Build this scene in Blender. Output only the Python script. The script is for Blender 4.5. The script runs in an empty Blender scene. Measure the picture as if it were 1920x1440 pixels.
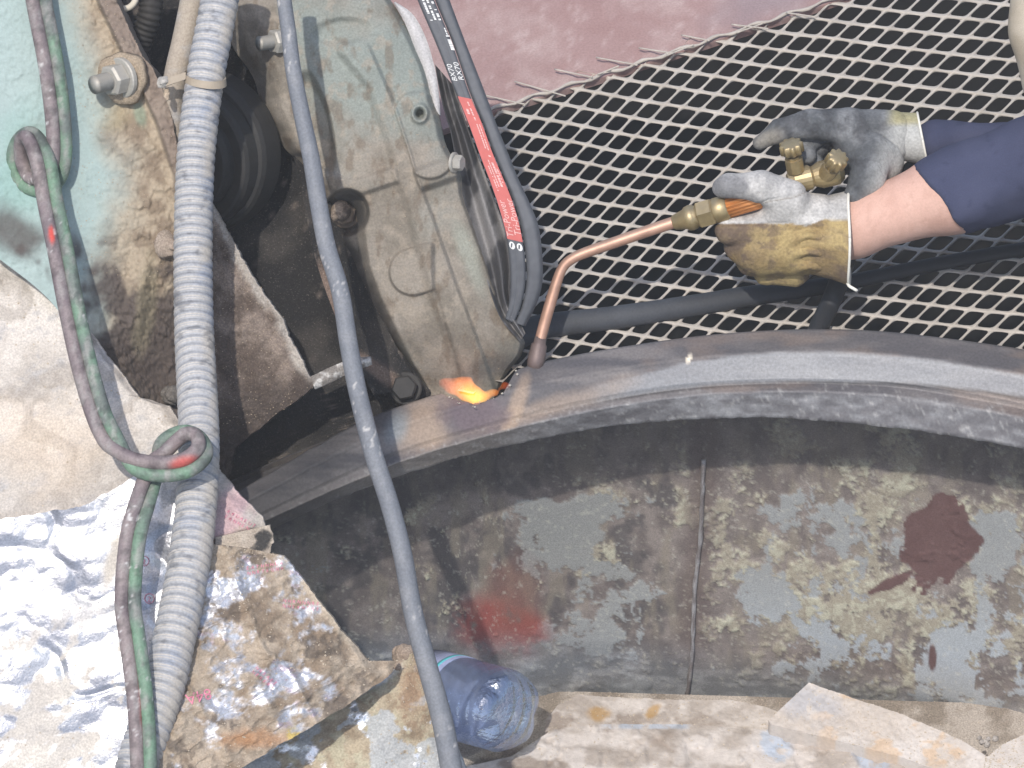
import bpy, math, random
import numpy as np
from mathutils import Vector, Matrix
random.seed(7); np.random.seed(7)
S = bpy.context.scene; COL = S.collection
# ------------------------------------------------------------------ camera, sky, sun, exposure
D = 7.0; PITCH = math.radians(45); FPX = 9600.0
CAM = np.array([0, -D*math.cos(PITCH), D*math.sin(PITCH)])
FW = -CAM/D; RT = np.array([1.0, 0, 0]); UP = np.cross(RT, FW)
cd = bpy.data.cameras.new('camera'); co = bpy.data.objects.new('camera', cd); COL.objects.link(co)
co.location = CAM; co.rotation_euler = (math.radians(90)-PITCH, 0, 0)
cd.sensor_width = 36; cd.lens = 36*FPX/1920; cd.clip_start = 0.1; cd.clip_end = 500
S.camera = co
SUN = Vector((-0.16, -0.46, 0.87)).normalized()
w = bpy.data.worlds.new('World'); S.world = w; w.use_nodes = True
nt = w.node_tree; bg = nt.nodes['Background']; sk = nt.nodes.new('ShaderNodeTexSky')
sk.sky_type = 'NISHITA'; sk.sun_disc = False
sk.sun_elevation = math.asin(SUN.z); sk.sun_rotation = math.atan2(SUN.x, SUN.y)
sk.dust_density = 2.0
nt.links.new(sk.outputs[0], bg.inputs[0]); bg.inputs[1].default_value = 0.15
sl = bpy.data.lights.new('sun', 'SUN'); so = bpy.data.objects.new('sun', sl); COL.objects.link(so)
sl.energy = 2.7; sl.angle = math.radians(0.8); sl.color = (1, 0.955, 0.89)
so.rotation_euler = SUN.to_track_quat('Z', 'Y').to_euler()
S.view_settings.view_transform = 'Standard'; S.view_settings.look = 'None'
S.view_settings.exposure = 0.34; S.view_settings.gamma = 1
try: S.cycles.max_bounces = 8; S.cycles.transmission_bounces = 8
except Exception: pass
# ------------------------------------------------------------------ geometry helpers
PXM = D/FPX                                   # metres per photo pixel at the focus plane
def P(px, py, t=0.0):                         # point at pixel, t metres nearer than the focus plane
    px = np.asarray(px, float); py = np.asarray(py, float); d = D-np.asarray(t, float)
    return CAM + d[..., None]*(FW + RT*((px-960)/FPX)[..., None] - UP*((py-720)/FPX)[..., None])
TOFF = 0.0
def Q(px, py, tp=0.0): return P(px, py, (np.asarray(tp, float)+TOFF)*PXM)   # t in pixel units
def PZ(px, py, z):
    px = np.asarray(px, float); py = np.asarray(py, float); z = np.asarray(z, float)
    r = FW + RT*((px-960)/FPX)[..., None] - UP*((py-720)/FPX)[..., None]
    k = (z-CAM[2])/r[..., 2]
    return CAM + r*k[..., None]
def proj(v):
    v = np.asarray(v, float)-CAM; d = v@FW
    return 960+FPX*(v@RT)/d, 720-FPX*(v@UP)/d, (D-d)/PXM
_T = [np.random.RandomState(s).rand(256, 256) for s in range(24)]
def vn(x, y, s):
    xi = np.floor(x).astype(int); yi = np.floor(y).astype(int); fx = x-xi; fy = y-yi
    fx = fx*fx*(3-2*fx); fy = fy*fy*(3-2*fy); T = _T[s % 24]
    a = T[xi % 256, yi % 256]; b = T[(xi+1) % 256, yi % 256]; c = T[xi % 256, (yi+1) % 256]; d = T[(xi+1) % 256, (yi+1) % 256]
    return (a*(1-fx)+b*fx)*(1-fy)+(c*(1-fx)+d*fx)*fy
def fbm(x, y, sc, s=0, o=4, g=0.55):
    x = np.asarray(x, float)/sc+17.3*s; y = np.asarray(y, float)/sc+9.1*s; r = 0; a = 1; n = 0
    for k in range(o):
        r = r+a*vn(x, y, s+k); n += a; a *= g; x = x*2.03+5.2; y = y*2.03+1.7
    return r/n
def rid(x, y, sc, s=0, o=3): return 1-np.abs(2*fbm(x, y, sc, s, o)-1)
def wor(x, y, sc, s=0):                       # distance to the nearest scattered point, 0..~1
    x = np.asarray(x, float)/sc+3.7*s; y = np.asarray(y, float)/sc+1.9*s; xi = np.floor(x).astype(int); yi = np.floor(y).astype(int); d = np.full(x.shape, 9.0)
    for a in (-1, 0, 1):
        for b in (-1, 0, 1):
            i, j = (xi+a) % 256, (yi+b) % 256; d = np.minimum(d, np.hypot(xi+a+_T[(s+2) % 24][i, j]-x, yi+b+_T[(s+7) % 24][i, j]-y))
    return d
def crease(x, y, sc, s=0):                    # crumpled-sheet facets with sharp folds
    wx = x+sc*.5*(fbm(x, y, sc*1.3, s+1, 2)-.5); wy = y+sc*.5*(fbm(x, y, sc*1.3, s+4, 2)-.5)
    return wor(wx*.8+wy*.35, wy-wx*.2, sc, s)
def sst(a, b, x): t = np.clip((x-a)/(b-a), 0, 1); return t*t*(3-2*t)
def mix(a, b, m): return a*(1-m[..., None])+b*m[..., None]
def C3(*c): return np.array(c, float)
def blob(x, y, cx, cy, rx, ry, rot=0, soft=0.15, n=0.5, s=3, sc=60):
    c, si = math.cos(rot), math.sin(rot); dx = x-cx; dy = y-cy
    d = np.sqrt(((dx*c+dy*si)/rx)**2+((-dx*si+dy*c)/ry)**2)+n*(fbm(x, y, sc, s)-0.5)*2
    return sst(1+soft, 1-soft, d)
def seg(x, y, ax, ay, bx, by):
    dx, dy = bx-ax, by-ay; h = np.clip(((x-ax)*dx+(y-ay)*dy)/(dx*dx+dy*dy), 0, 1)
    return np.hypot(x-ax-h*dx, y-ay-h*dy)
def pl(x, y, pts):
    return np.min([seg(x, y, *a, *b) for a, b in zip(pts[:-1], pts[1:])], axis=0)
def spl(pts, n):                              # Catmull-Rom by chord length
    p = np.array(pts, float); p = np.vstack([2*p[0]-p[1], p, 2*p[-1]-p[-2]])
    L = np.linalg.norm(np.diff(p[1:-1], axis=0), axis=1); c = np.concatenate([[0], np.cumsum(L)]); c /= c[-1]
    t = np.linspace(0, 1, n); i = np.clip(np.searchsorted(c, t, side='right')-1, 0, len(L)-1)
    u = ((t-c[i])/(c[i+1]-c[i]))[:, None]
    a, b, cc, d = p[i], p[i+1], p[i+2], p[i+3]
    return 0.5*((2*b)+(-a+cc)*u+(2*a-5*b+4*cc-d)*u*u+(-a+3*b-3*cc+d)*u**3)
def lin(pts, n):
    p = np.array(pts, float); L = np.linalg.norm(np.diff(p, axis=0), axis=1); c = np.concatenate([[0], np.cumsum(L)])/L.sum()
    t = np.linspace(0, 1, n); return np.stack([np.interp(t, c, p[:, k]) for k in range(p.shape[1])], 1)
def mk(name, v, f, mat, parent=None, smooth=True, col=None, met=None, face=None):
    v = np.asarray(v, float).reshape(-1, 3); me = bpy.data.meshes.new(name)
    if isinstance(f, np.ndarray):
        n, k = f.shape; me.vertices.add(len(v)); me.vertices.foreach_set('co', v.ravel())
        me.loops.add(n*k); me.loops.foreach_set('vertex_index', f.ravel().astype(np.int32))
        me.polygons.add(n); me.polygons.foreach_set('loop_start', np.arange(0, n*k, k, dtype=np.int32))
        me.update(calc_edges=True)
    else: me.from_pydata(v.tolist(), [], [list(map(int, q)) for q in f])
    me.update()
    if face == 'out':                         # closed: positive volume
        a = 0.0
        for p in me.polygons:
            q = p.center; a += q.dot(p.normal)*p.area if False else (Vector(q)-Vector(v.mean(0))).dot(p.normal)*p.area
        if a < 0: me.flip_normals()
    elif face is not None:
        d = Vector(face); a = sum(p.normal.dot(d)*p.area for p in me.polygons)
        if a < 0: me.flip_normals()
    if smooth: me.polygons.foreach_set('use_smooth', [True]*len(me.polygons))
    if col is not None:
        c = np.ones((len(v), 4)); c[:, :3] = np.clip(col.reshape(-1, 3), 0, 1)
        a = me.color_attributes.new('Col', 'FLOAT_COLOR', 'POINT'); a.data.foreach_set('color', c.ravel())
    if met is not None:
        a = me.attributes.new('Met', 'FLOAT', 'POINT'); a.data.foreach_set('value', np.broadcast_to(met, (len(v),)).astype(float).ravel())
    if mat is not None: me.materials.append(mat)
    o = bpy.data.objects.new(name, me); COL.objects.link(o)
    if parent is not None: o.parent = parent
    return o
from mathutils.kdtree import KDTree
_kd = {}
def near_t(ob, x, y):                         # height (pixel units) of a built surface under photo pixel x, y
    if ob.name not in _kd:
        n = len(ob.data.vertices); v = np.empty(n*3); ob.data.vertices.foreach_get('co', v); px, py, t = proj(v.reshape(-1, 3)); k = KDTree(n)
        for i in range(n): k.insert((px[i], py[i], 0), i)
        k.balance(); _kd[ob.name] = (k, t)
    k, t = _kd[ob.name]; sh_ = np.broadcast(x, y).shape; X = np.broadcast_to(x, sh_).ravel(); Y = np.broadcast_to(y, sh_).ravel()
    return np.array([max(t[i] for _, i, _d in k.find_n((float(a), float(b), 0), 3)) for a, b in zip(X, Y)]).reshape(sh_)
def tag(o, label, cat, group=None):
    o['label'] = label; o['category'] = cat
    if group: o['group'] = group
    return o
def struct(o): o['kind'] = 'structure'; return o
def thing(name, loc, label, cat, group=None):
    o = bpy.data.objects.new(name, None); COL.objects.link(o); o.location = loc; o.empty_display_size = 0.05
    return tag(o, label, cat, group)
def par(o, root):                             # parent keeping world place
    o.parent = root; o.matrix_parent_inverse = Matrix.Translation(root.location).inverted(); return o
def grid_faces(nv, nu):
    a = np.arange(nv*nu).reshape(nv, nu)
    return np.stack([a[:-1, :-1].ravel(), a[:-1, 1:].ravel(), a[1:, 1:].ravel(), a[1:, :-1].ravel()], 1)
def solid(name, G, mat, thick, back=None, parent=None, colf=None, metf=None, edgecol=None):
    """G: (nv,nu,3) front surface; closes it with side walls and a back, thick metres along 'back'."""
    nv, nu = G.shape[:2]; back = np.array(FW if back is None else back, float); back = back/np.linalg.norm(back)
    F = grid_faces(nv, nu); idx = np.arange(nv*nu).reshape(nv, nu)
    loop = np.concatenate([idx[0, :], idx[1:, -1], idx[-1, :-1][::-1], idx[1:-1, 0][::-1]])
    v = G.reshape(-1, 3); b = v[loop]+back*thick; n = len(loop); o = nv*nu
    # duplicate rim so that the edge is crisp
    v2 = np.vstack([v, v[loop], b]); r1 = o+np.arange(n); r2 = o+n+np.arange(n)
    side = np.stack([r1, np.roll(r1, -1), np.roll(r2, -1), r2], 1)
    faces = np.vstack([F, side])
    px, py, tt = proj(v2); col = colf(px, py) if colf else None
    met = metf(px, py) if metf else (np.zeros(len(v2)) if colf else None)
    # winding: front must face against 'back'
    c = np.cross(v2[F[:, 1]]-v2[F[:, 0]], v2[F[:, 3]]-v2[F[:, 0]]).sum(0)
    if c@back > 0: faces = faces[:, ::-1]
    ob = mk(name, v2, np.ascontiguousarray(faces), mat, parent, True, col, met)
    return ob
def sheet(name, L, R, nu, nv, tf, mat, thick=0.05, colf=None, metf=None, curve=True, jit=0, parent=None, js=0, jl=None, toprow=None):
    f = spl if curve else lin
    l = f(L, nv); r = f(R, nv)
    if jit:
        k = np.arange(nv)
        l[:, 0] += ((fbm(k, k*0, 9, js+1)-.5)*2*jit) if jl is None else (fbm(k, k*0, 9, js+1)-.5)*2*jl
        r[:, 0] += (fbm(k, k*0, 7, js+2, 4, .8)-.5)*2*jit; r[:, 1] += (fbm(k, k*0, 7, js+3, 4, .8)-.5)*jit
    u = np.linspace(0, 1, nu)[None, :, None]
    g = l[:, None, :]*(1-u)+r[:, None, :]*u; px, py = g[..., 0], g[..., 1]
    if toprow is not None: py = py+toprow(px)*(1-np.linspace(0, 1, nv)[:, None])**3
    U = np.broadcast_to(u[..., 0], px.shape); V = np.broadcast_to(np.linspace(0, 1, nv)[:, None], px.shape)
    return solid(name, Q(px, py, tf(px, py, U, V)), mat, thick, None, parent, colf, metf)
def frames(p):
    T = np.gradient(p, axis=0); T /= np.linalg.norm(T, axis=1)[:, None]+1e-12
    N = np.zeros_like(p); a = -FW - T[0]*(-FW@T[0]); N[0] = a/np.linalg.norm(a)
    for i in range(1, len(p)):
        a = N[i-1]-T[i]*(N[i-1]@T[i]); N[i] = a/np.linalg.norm(a)
    return T, N, np.cross(T, N)
def tube(name, pts, r, mat, sides=16, parent=None, colf=None, metf=None, squash=None):
    p = np.asarray(pts, float); n = len(p); r = np.asarray(r, float); r = np.broadcast_to(r if r.ndim == 2 else (r[:, None] if r.ndim else r), (n, sides))
    T, N, B = frames(p); a = np.linspace(0, 2*np.pi, sides, endpoint=False)
    sq = 1.0 if squash is None else squash
    V = p[:, None]+r[:, :, None]*(np.cos(a)[None, :, None]*N[:, None]*sq+np.sin(a)[None, :, None]*B[:, None])
    idx = np.arange(n*sides).reshape(n, sides); j = np.roll(idx, -1, axis=1)
    F = np.stack([idx[:-1].ravel(), j[:-1].ravel(), j[1:].ravel(), idx[1:].ravel()], 1)
    v = np.vstack([V.reshape(-1, 3), p[0], p[-1]]); c0 = n*sides
    caps = [[c0, int(idx[0, (k+1) % sides]), int(idx[0, k]), int(idx[0, k])] for k in range(sides)]
    faces = [list(q) for q in F]+[[c0, int(idx[0, (k+1) % sides]), int(idx[0, k])] for k in range(sides)]+[[c0+1, int(idx[-1, k]), int(idx[-1, (k+1) % sides])] for k in range(sides)]
    col = met = None
    if colf is not None:
        s = np.concatenate([np.repeat(np.arange(n)/(n-1), sides), [0, 1]]); aa = np.concatenate([np.tile(a, n), [0, 0]])
        px, py, _ = proj(v); col = colf(px, py, s, aa); met = np.zeros(len(v)) if metf is None else metf(px, py, s, aa)
    return mk(name, v, faces, mat, parent, True, col, met, face='out')
def lathe(name, A, B, prof, mat, sides=24, parent=None, colf=None, mod=None, smooth=True, metf=None):
    """prof: list of (s, r) along A->B (r metres). mod(angle, s)->factor"""
    A = np.array(A, float); B = np.array(B, float); ax = B-A; Ln = np.linalg.norm(ax); ax /= Ln
    n0 = -FW-ax*(-FW@ax); n0 = n0/np.linalg.norm(n0) if np.linalg.norm(n0) > 1e-3 else np.cross(ax, RT); b0 = np.cross(ax, n0)
    a = np.linspace(0, 2*np.pi, sides, endpoint=False); rings = []
    for s, r in prof:
        m = mod(a, s) if mod else 1.0
        rr = (r*m*np.ones(sides))[:, None]
        rings.append(A+ax*Ln*s+rr*(np.cos(a)[:, None]*n0+np.sin(a)[:, None]*b0))
    n = len(rings); v = np.vstack(rings+[[A+ax*Ln*prof[0][0]], [A+ax*Ln*prof[-1][0]]])
    idx = np.arange(n*sides).reshape(n, sides); F = []
    for i in range(n-1):
        for k in range(sides): F.append([idx[i, k], idx[i, (k+1) % sides], idx[i+1, (k+1) % sides], idx[i+1, k]])
    c = n*sides
    for k in range(sides): F.append([c, idx[0, (k+1) % sides], idx[0, k]]); F.append([c+1, idx[-1, k], idx[-1, (k+1) % sides]])
    col = None; met = None
    if colf is not None:
        px, py, _ = proj(v); col = colf(px, py); met = np.zeros(len(v)) if metf is None else metf(px, py)
    return mk(name, v, F, mat, parent, smooth, col, met, face='out')
# signed-distance modelling (photo-pixel units, z toward the camera) and surface nets
def cap(X, a, b, ra, rb, sq=(1, 1, 1)):
    a = np.array(a, float); b = np.array(b, float); ab = b-a; d = (X[0]-a[0], X[1]-a[1], X[2]-a[2])
    h = np.clip((d[0]*ab[0]+d[1]*ab[1]+d[2]*ab[2])/(ab@ab+1e-9), 0, 1)
    return np.sqrt(((d[0]-h*ab[0])/sq[0])**2+((d[1]-h*ab[1])/sq[1])**2+((d[2]-h*ab[2])/sq[2])**2)-(ra+(rb-ra)*h)
def smin(a, b, k): h = np.clip(0.5+0.5*(b-a)/k, 0, 1); return b*(1-h)+a*h-k*h*(1-h)
def snet(fn, lo, hi, h):
    ax = [np.arange(l, u+h, h) for l, u in zip(lo, hi)]; X = np.meshgrid(*ax, indexing='ij'); V = fn(X)
    ins = V < 0; n = [k-1 for k in V.shape]
    cor = [(i, j, k) for i in (0, 1) for j in (0, 1) for k in (0, 1)]
    sl_ = lambda A, c: A[c[0]:c[0]+n[0], c[1]:c[1]+n[1], c[2]:c[2]+n[2]]
    cnt8 = sum(sl_(ins, c).astype(int) for c in cor); act = (cnt8 > 0) & (cnt8 < 8)
    ii = np.argwhere(act); pos = np.zeros((len(ii), 3)); ct = np.zeros(len(ii))
    for a in cor:
        for k in range(3):
            if a[k]: continue
            b = list(a); b[k] = 1
            va = V[ii[:, 0]+a[0], ii[:, 1]+a[1], ii[:, 2]+a[2]]; vb = V[ii[:, 0]+b[0], ii[:, 1]+b[1], ii[:, 2]+b[2]]
            cr = (va < 0) != (vb < 0); t = np.where(cr, va/np.where(cr, va-vb, 1), 0)
            p = np.array(a, float)[None]+(np.array(b)-np.array(a))[None]*t[:, None]; pos += p*cr[:, None]; ct += cr
    pos = (ii+pos/ct[:, None])*h+np.array(lo, float)
    idx = -np.ones(act.shape, int); idx[act] = np.arange(len(ii)); F = []
    for k in range(3):
        o1, o2 = (k+1) % 3, (k+2) % 3
        A = ins; s0 = [slice(None)]*3; s1 = [slice(None)]*3; s0[k] = slice(0, -1); s1[k] = slice(1, None)
        e = np.argwhere(A[tuple(s0)] != A[tuple(s1)]); e = e[(e[:, o1] > 0) & (e[:, o2] > 0) & (e[:, o1] < n[o1]) & (e[:, o2] < n[o2])]
        q = []
        for d1, d2 in ((-1, -1), (0, -1), (0, 0), (-1, 0)):
            c = e.copy(); c[:, o1] += d1; c[:, o2] += d2; q.append(idx[c[:, 0], c[:, 1], c[:, 2]])
        q = np.stack(q, 1); fl = ~A[e[:, 0], e[:, 1], e[:, 2]]; q[fl] = q[fl][:, ::-1]; F.append(q)
    F = np.vstack(F); F = F[(F >= 0).all(1)]
    return pos, F[:, ::-1].copy()             # flipped: pixel space is left-handed
def sdf(name, fn, lo, hi, h, mat, parent=None, colf=None, metf=None, disp=None):
    p, F = snet(fn, lo, hi, h)
    if disp is not None:
        e = 1.0; g = np.stack([fn((p[:, 0]+e*(k == 0), p[:, 1]+e*(k == 1), p[:, 2]+e*(k == 2)))-fn((p[:, 0], p[:, 1], p[:, 2])) for k in range(3)], 1)
        g /= np.linalg.norm(g, axis=1)[:, None]+1e-9; p = p+g*disp(p)[:, None]
    v = Q(p[:, 0], p[:, 1], p[:, 2]); col = colf(p[:, 0], p[:, 1], p[:, 2]) if colf else None
    return mk(name, v, F, mat, parent, True, col, (metf(p[:, 0], p[:, 1]) if metf else 0.0) if colf else None)
# ------------------------------------------------------------------ materials
def N(nt, ty, **k):
    n = nt.nodes.new(ty)
    for a, b in k.items(): setattr(n, a, b)
    return n
def mat_attr(name, rough=0.8, bump=0.4, bs=900, var=0.25, vs=500, foil=False, mrough=0.35, spec=0.3, bd=0.001, grit=0.0):
    """base colour from the mesh's Col attribute, metal from Met, plus fine grain and grit"""
    m = bpy.data.materials.new(name); m.use_nodes = True; nt = m.node_tree; b = nt.nodes['Principled BSDF']; L = nt.links.new
    at = N(nt, 'ShaderNodeAttribute', attribute_name='Col'); me = N(nt, 'ShaderNodeAttribute', attribute_name='Met')
    tc = N(nt, 'ShaderNodeTexCoord'); n1 = N(nt, 'ShaderNodeTexNoise'); n1.inputs['Scale'].default_value = vs; n1.inputs['Detail'].default_value = 4
    L(tc.outputs['Object'], n1.inputs['Vector'])
    mr = N(nt, 'ShaderNodeMapRange'); mr.inputs[1].default_value = 0.3; mr.inputs[2].default_value = 0.7; mr.inputs[3].default_value = 1-var; mr.inputs[4].default_value = 1+var
    L(n1.outputs[0], mr.inputs[0]); mx = N(nt, 'ShaderNodeVectorMath', operation='SCALE'); L(at.outputs['Color'], mx.inputs[0]); L(mr.outputs[0], mx.inputs['Scale'])
    out = mx.outputs[0]
    n2 = N(nt, 'ShaderNodeTexNoise'); n2.inputs['Scale'].default_value = bs; n2.inputs['Detail'].default_value = 5; n2.inputs['Roughness'].default_value = 0.65
    L(tc.outputs['Object'], n2.inputs['Vector'])
    if grit > 0:                              # pale grains of sand lying on the surface
        n3 = N(nt, 'ShaderNodeTexNoise'); n3.inputs['Scale'].default_value = 420; n3.inputs['Detail'].default_value = 6; n3.inputs['Roughness'].default_value = 0.8
        L(tc.outputs['Object'], n3.inputs['Vector']); r3 = N(nt, 'ShaderNodeMapRange'); r3.inputs[1].default_value = 0.60; r3.inputs[2].default_value = 0.68; r3.inputs[4].default_value = grit
        L(n3.outputs[0], r3.inputs[0]); mm = N(nt, 'ShaderNodeMix', data_type='RGBA'); L(r3.outputs[0], mm.inputs[0]); L(out, mm.inputs[6]); mm.inputs[7].default_value = (0.55, 0.48, 0.38, 1); out = mm.outputs[2]
    L(out, b.inputs['Base Color'])
    bp = N(nt, 'ShaderNodeBump'); bp.inputs['Strength'].default_value = bump; bp.inputs['Distance'].default_value = bd
    L(n2.outputs[0], bp.inputs['Height']); L(bp.outputs[0], b.inputs['Normal'])
    L(me.outputs['Fac'], b.inputs['Metallic'])
    rr = N(nt, 'ShaderNodeMapRange'); rr.inputs[3].default_value = rough; rr.inputs[4].default_value = mrough; L(me.outputs['Fac'], rr.inputs[0]); L(rr.outputs[0], b.inputs['Roughness'])
    b.inputs['Specular IOR Level'].default_value = spec
    return m
def mat_plain(name, col, rough=0.6, metal=0.0, var=0.2, vs=200, bump=0.2, bs=800, dust=0.0, dcol=(0.45, 0.40, 0.33), spec=0.4, **kw):
    m = bpy.data.materials.new(name); m.use_nodes = True; nt = m.node_tree; b = nt.nodes['Principled BSDF']; L = nt.links.new
    tc = N(nt, 'ShaderNodeTexCoord'); n1 = N(nt, 'ShaderNodeTexNoise'); n1.inputs['Scale'].default_value = vs; n1.inputs['Detail'].default_value = 5
    L(tc.outputs['Object'], n1.inputs['Vector'])
    mm = N(nt, 'ShaderNodeMix', data_type='RGBA'); mm.inputs[6].default_value = tuple(max(0, c*(1-var)) for c in col)+(1,); mm.inputs[7].default_value = tuple(min(1, c*(1+var)) for c in col)+(1,)
    L(n1.outputs[0], mm.inputs[0]); out = mm.outputs[2]
    if dust > 0:                              # dust that settles on upward faces, broken by noise
        g = N(nt, 'ShaderNodeNewGeometry'); sx = N(nt, 'ShaderNodeSeparateXYZ'); L(g.outputs['Normal'], sx.inputs[0])
        ad = N(nt, 'ShaderNodeMath', operation='ADD'); L(sx.outputs['Z'], ad.inputs[0]); n3 = N(nt, 'ShaderNodeTexNoise'); n3.inputs['Scale'].default_value = 90; n3.inputs['Detail'].default_value = 6
        L(tc.outputs['Object'], n3.inputs['Vector']); L(n3.outputs[0], ad.inputs[1])
        r = N(nt, 'ShaderNodeMapRange'); r.inputs[1].default_value = 0.75; r.inputs[2].default_value = 1.5; r.inputs[4].default_value = dust; L(ad.outputs[0], r.inputs[0])
        m2 = N(nt, 'ShaderNodeMix', data_type='RGBA'); L(r.outputs[0], m2.inputs[0]); L(out, m2.inputs[6]); m2.inputs[7].default_value = dcol+(1,); out = m2.outputs[2]
    L(out, b.inputs['Base Color']); b.inputs['Roughness'].default_value = rough; b.inputs['Metallic'].default_value = metal; b.inputs['Specular IOR Level'].default_value = spec
    n2 = N(nt, 'ShaderNodeTexNoise'); n2.inputs['Scale'].default_value = bs; n2.inputs['Detail'].default_value = 5; L(tc.outputs['Object'], n2.inputs['Vector'])
    bp = N(nt, 'ShaderNodeBump'); bp.inputs['Strength'].default_value = bump; bp.inputs['Distance'].default_value = 0.001; L(n2.outputs[0], bp.inputs['Height']); L(bp.outputs[0], b.inputs['Normal'])
    for k, v in kw.items(): b.inputs[k.replace('_', ' ')].default_value = v
    return m
M = dict(
 guard=mat_attr('guard_paint_and_dust', 0.8, 0.25, 700, 0.07, 300, bd=0.001, grit=0.12),
 slab=mat_attr('crusted_slab', 0.95, 0.45, 260, 0.08, 160, bd=0.003, grit=0.25),
 casting=mat_attr('dusty_casting', 0.85, 0.5, 700, 0.16, 350, bd=0.0012, grit=0.25),
 paint=mat_attr('flaking_paint', 0.7, 0.45, 600, 0.22, 500),
 steel=mat_attr('flame_cut_steel', 0.55, 0.25, 500, 0.16, 260, mrough=0.42),
 foil=mat_attr('foil_wrap', 0.85, 0.35, 260, 0.2, 380, mrough=0.2, bd=0.002, grit=0.3),
 dirt=mat_attr('caked_dirt', 0.95, 0.8, 500, 0.3, 420, bd=0.002, grit=0.5),
 plate=mat_attr('dusty_red_paint', 0.9, 0.3, 900, 0.12, 300),
 rubber=mat_attr('dusty_rubber', 0.6, 0.15, 700, 0.15, 300, spec=0.4),
 leather=mat_attr('glove_leather', 0.85, 0.7, 420, 0.2, 260, bd=0.0014),
 cloth=mat_attr('navy_cloth', 0.95, 0.5, 1500, 0.12, 700, spec=0.15),
 skin=mat_attr('skin', 0.55, 0.25, 900, 0.06, 350),
 mesh=mat_plain('dusty_expanded_metal', (0.45, 0.41, 0.36), 0.9, 0, 0.35, 35, 0.6, 700),
 dark=mat_plain('dark_grease', (0.022, 0.021, 0.02), 0.7, 0, 0.5, 60, 0.6, 300, dust=0.12, dcol=(0.12, 0.10, 0.08)),
 pit=mat_plain('dark_pit', (0.010, 0.009, 0.008), 0.95, spec=0.1),
 brass=mat_plain('brass', (0.38, 0.29, 0.145), 0.46, 0.65, 0.35, 110, 0.25, 500, dust=0.25),
 copper=mat_plain('oxidised_copper', (0.48, 0.275, 0.195), 0.5, 0.45, 0.5, 45, 0.25, 500, dust=0.2),
 copper2=mat_plain('bright_copper', (0.72, 0.30, 0.10), 0.35, 0.6, 0.2, 120, 0.2, 500),
 zinc=mat_plain('zinc_bolt', (0.40, 0.385, 0.345), 0.55, 0.25, 0.2, 200, 0.3, 600, dust=0.4),
 rusty=mat_plain('caked_bolt', (0.10, 0.075, 0.055), 0.9, 0, 0.4, 150, 0.9, 300, dust=0.5, dcol=(0.30, 0.24, 0.18)),
 belt=mat_plain('belt_rubber', (0.075, 0.08, 0.09), 0.62, 0, 0.2, 120, 0.25, 700, dust=0.3, dcol=(0.22, 0.22, 0.23)),
 red=mat_plain('red_print', (0.50, 0.12, 0.105), 0.65, 0, 0.18, 90, 0.1),
 white=mat_plain('white_print', (0.72, 0.72, 0.70), 0.7, 0, 0.1),
 pale=mat_plain('faded_print', (0.66, 0.42, 0.39), 0.7, 0, 0.3, 400),
 pink=mat_plain('pink_print', (0.70, 0.25, 0.34), 0.7, 0, 0.15),
 thread=mat_plain('stitching', (0.72, 0.70, 0.62), 0.9, 0, 0.15),
)
# ------------------------------------------------------------------ surroundings: pit floor under the mesh
v = [(-6, -6, -0.95), (8, -6, -0.95), (8, 8, -0.95), (-6, 8, -0.95)]
struct(mk('ground', v, [[0, 1, 2, 3]], M['pit'], smooth=False))
# ------------------------------------------------------------------ big steel ring with the flame-cut notch
E0 = [(330, 990), (440, 925), (580, 843), (635, 812), (704, 778), (793, 747), (880, 718), (980, 687), (1097, 662), (1200, 645), (1300, 631), (1400, 622), (1513, 617), (1640, 620), (1758, 632), (1920, 655), (2060, 684), (2200, 722)]
E3 = [(330, 1055), (420, 1011), (511, 970), (621, 920), (690, 891), (772, 858), (910, 818), (1013, 792), (1100, 773), (1180, 758), (1300, 742), (1450, 735), (1600, 738), (1720, 748), (1920, 785), (2060, 824), (2200, 870)]
E4 = [(330, 1090), (420, 1040), (504, 995), (600, 950), (704, 908), (800, 876), (876, 853), (1013, 823), (1100, 806), (1180, 795), (1303, 786), (1400, 783), (1478, 784), (1671, 801), (1800, 820), (1920, 842), (2060, 880), (2200, 930)]
from numpy.polynomial import Polynomial as PF
def yf(E):
    q = spl(E, 500); X_, Y_ = q[:, 0].copy(), q[:, 1].copy()
    for _ in range(60): Y_[1:-1] = .25*Y_[:-2]+.5*Y_[1:-1]+.25*Y_[2:]
    return lambda x: np.interp(x, X_, Y_)
f0, f3, f4 = yf(E0), yf(E3), yf(E4)
xs = np.concatenate([np.arange(330, 800, 4), np.arange(800, 1000, 2), np.arange(1000, 2200, 4)]).astype(float)
NOT = [(815, 741), (828, 738), (845, 745), (865, 753), (888, 757), (905, 754), (925, 748), (942, 737), (952, 722), (962, 703), (972, 692), (990, 686)]
nx_, ny_ = np.array(NOT).T
jag = (fbm(xs, xs*0, 8, 5, 4, .7)-.5)*9
y0 = f0(xs); yn = np.interp(xs, nx_, ny_)+jag*sst(826, 840, xs)*sst(976, 962, xs)
y0 = np.where((xs > 815) & (xs < 990), yn, y0)
y3 = f3(xs); y4 = f4(xs)
fr = np.interp(xs, [330, 1000, 1180, 1300, 1450, 1900, 2200], [.72, .68, .55, .42, .36, .38, .38])
fr2 = np.interp(xs, [330, 1100, 1180, 1450, 1600, 1920, 2200], [.84, .88, .86, .84, .82, .68, .6])
yo = f0(xs)
prof = []                                     # (py, z) rows across the ring
def zring(f): return np.interp(f, [0, .36, .40, .8, .84, 1.0], [0, -.001, -.004, -.022, -.027, -.030])
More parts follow.
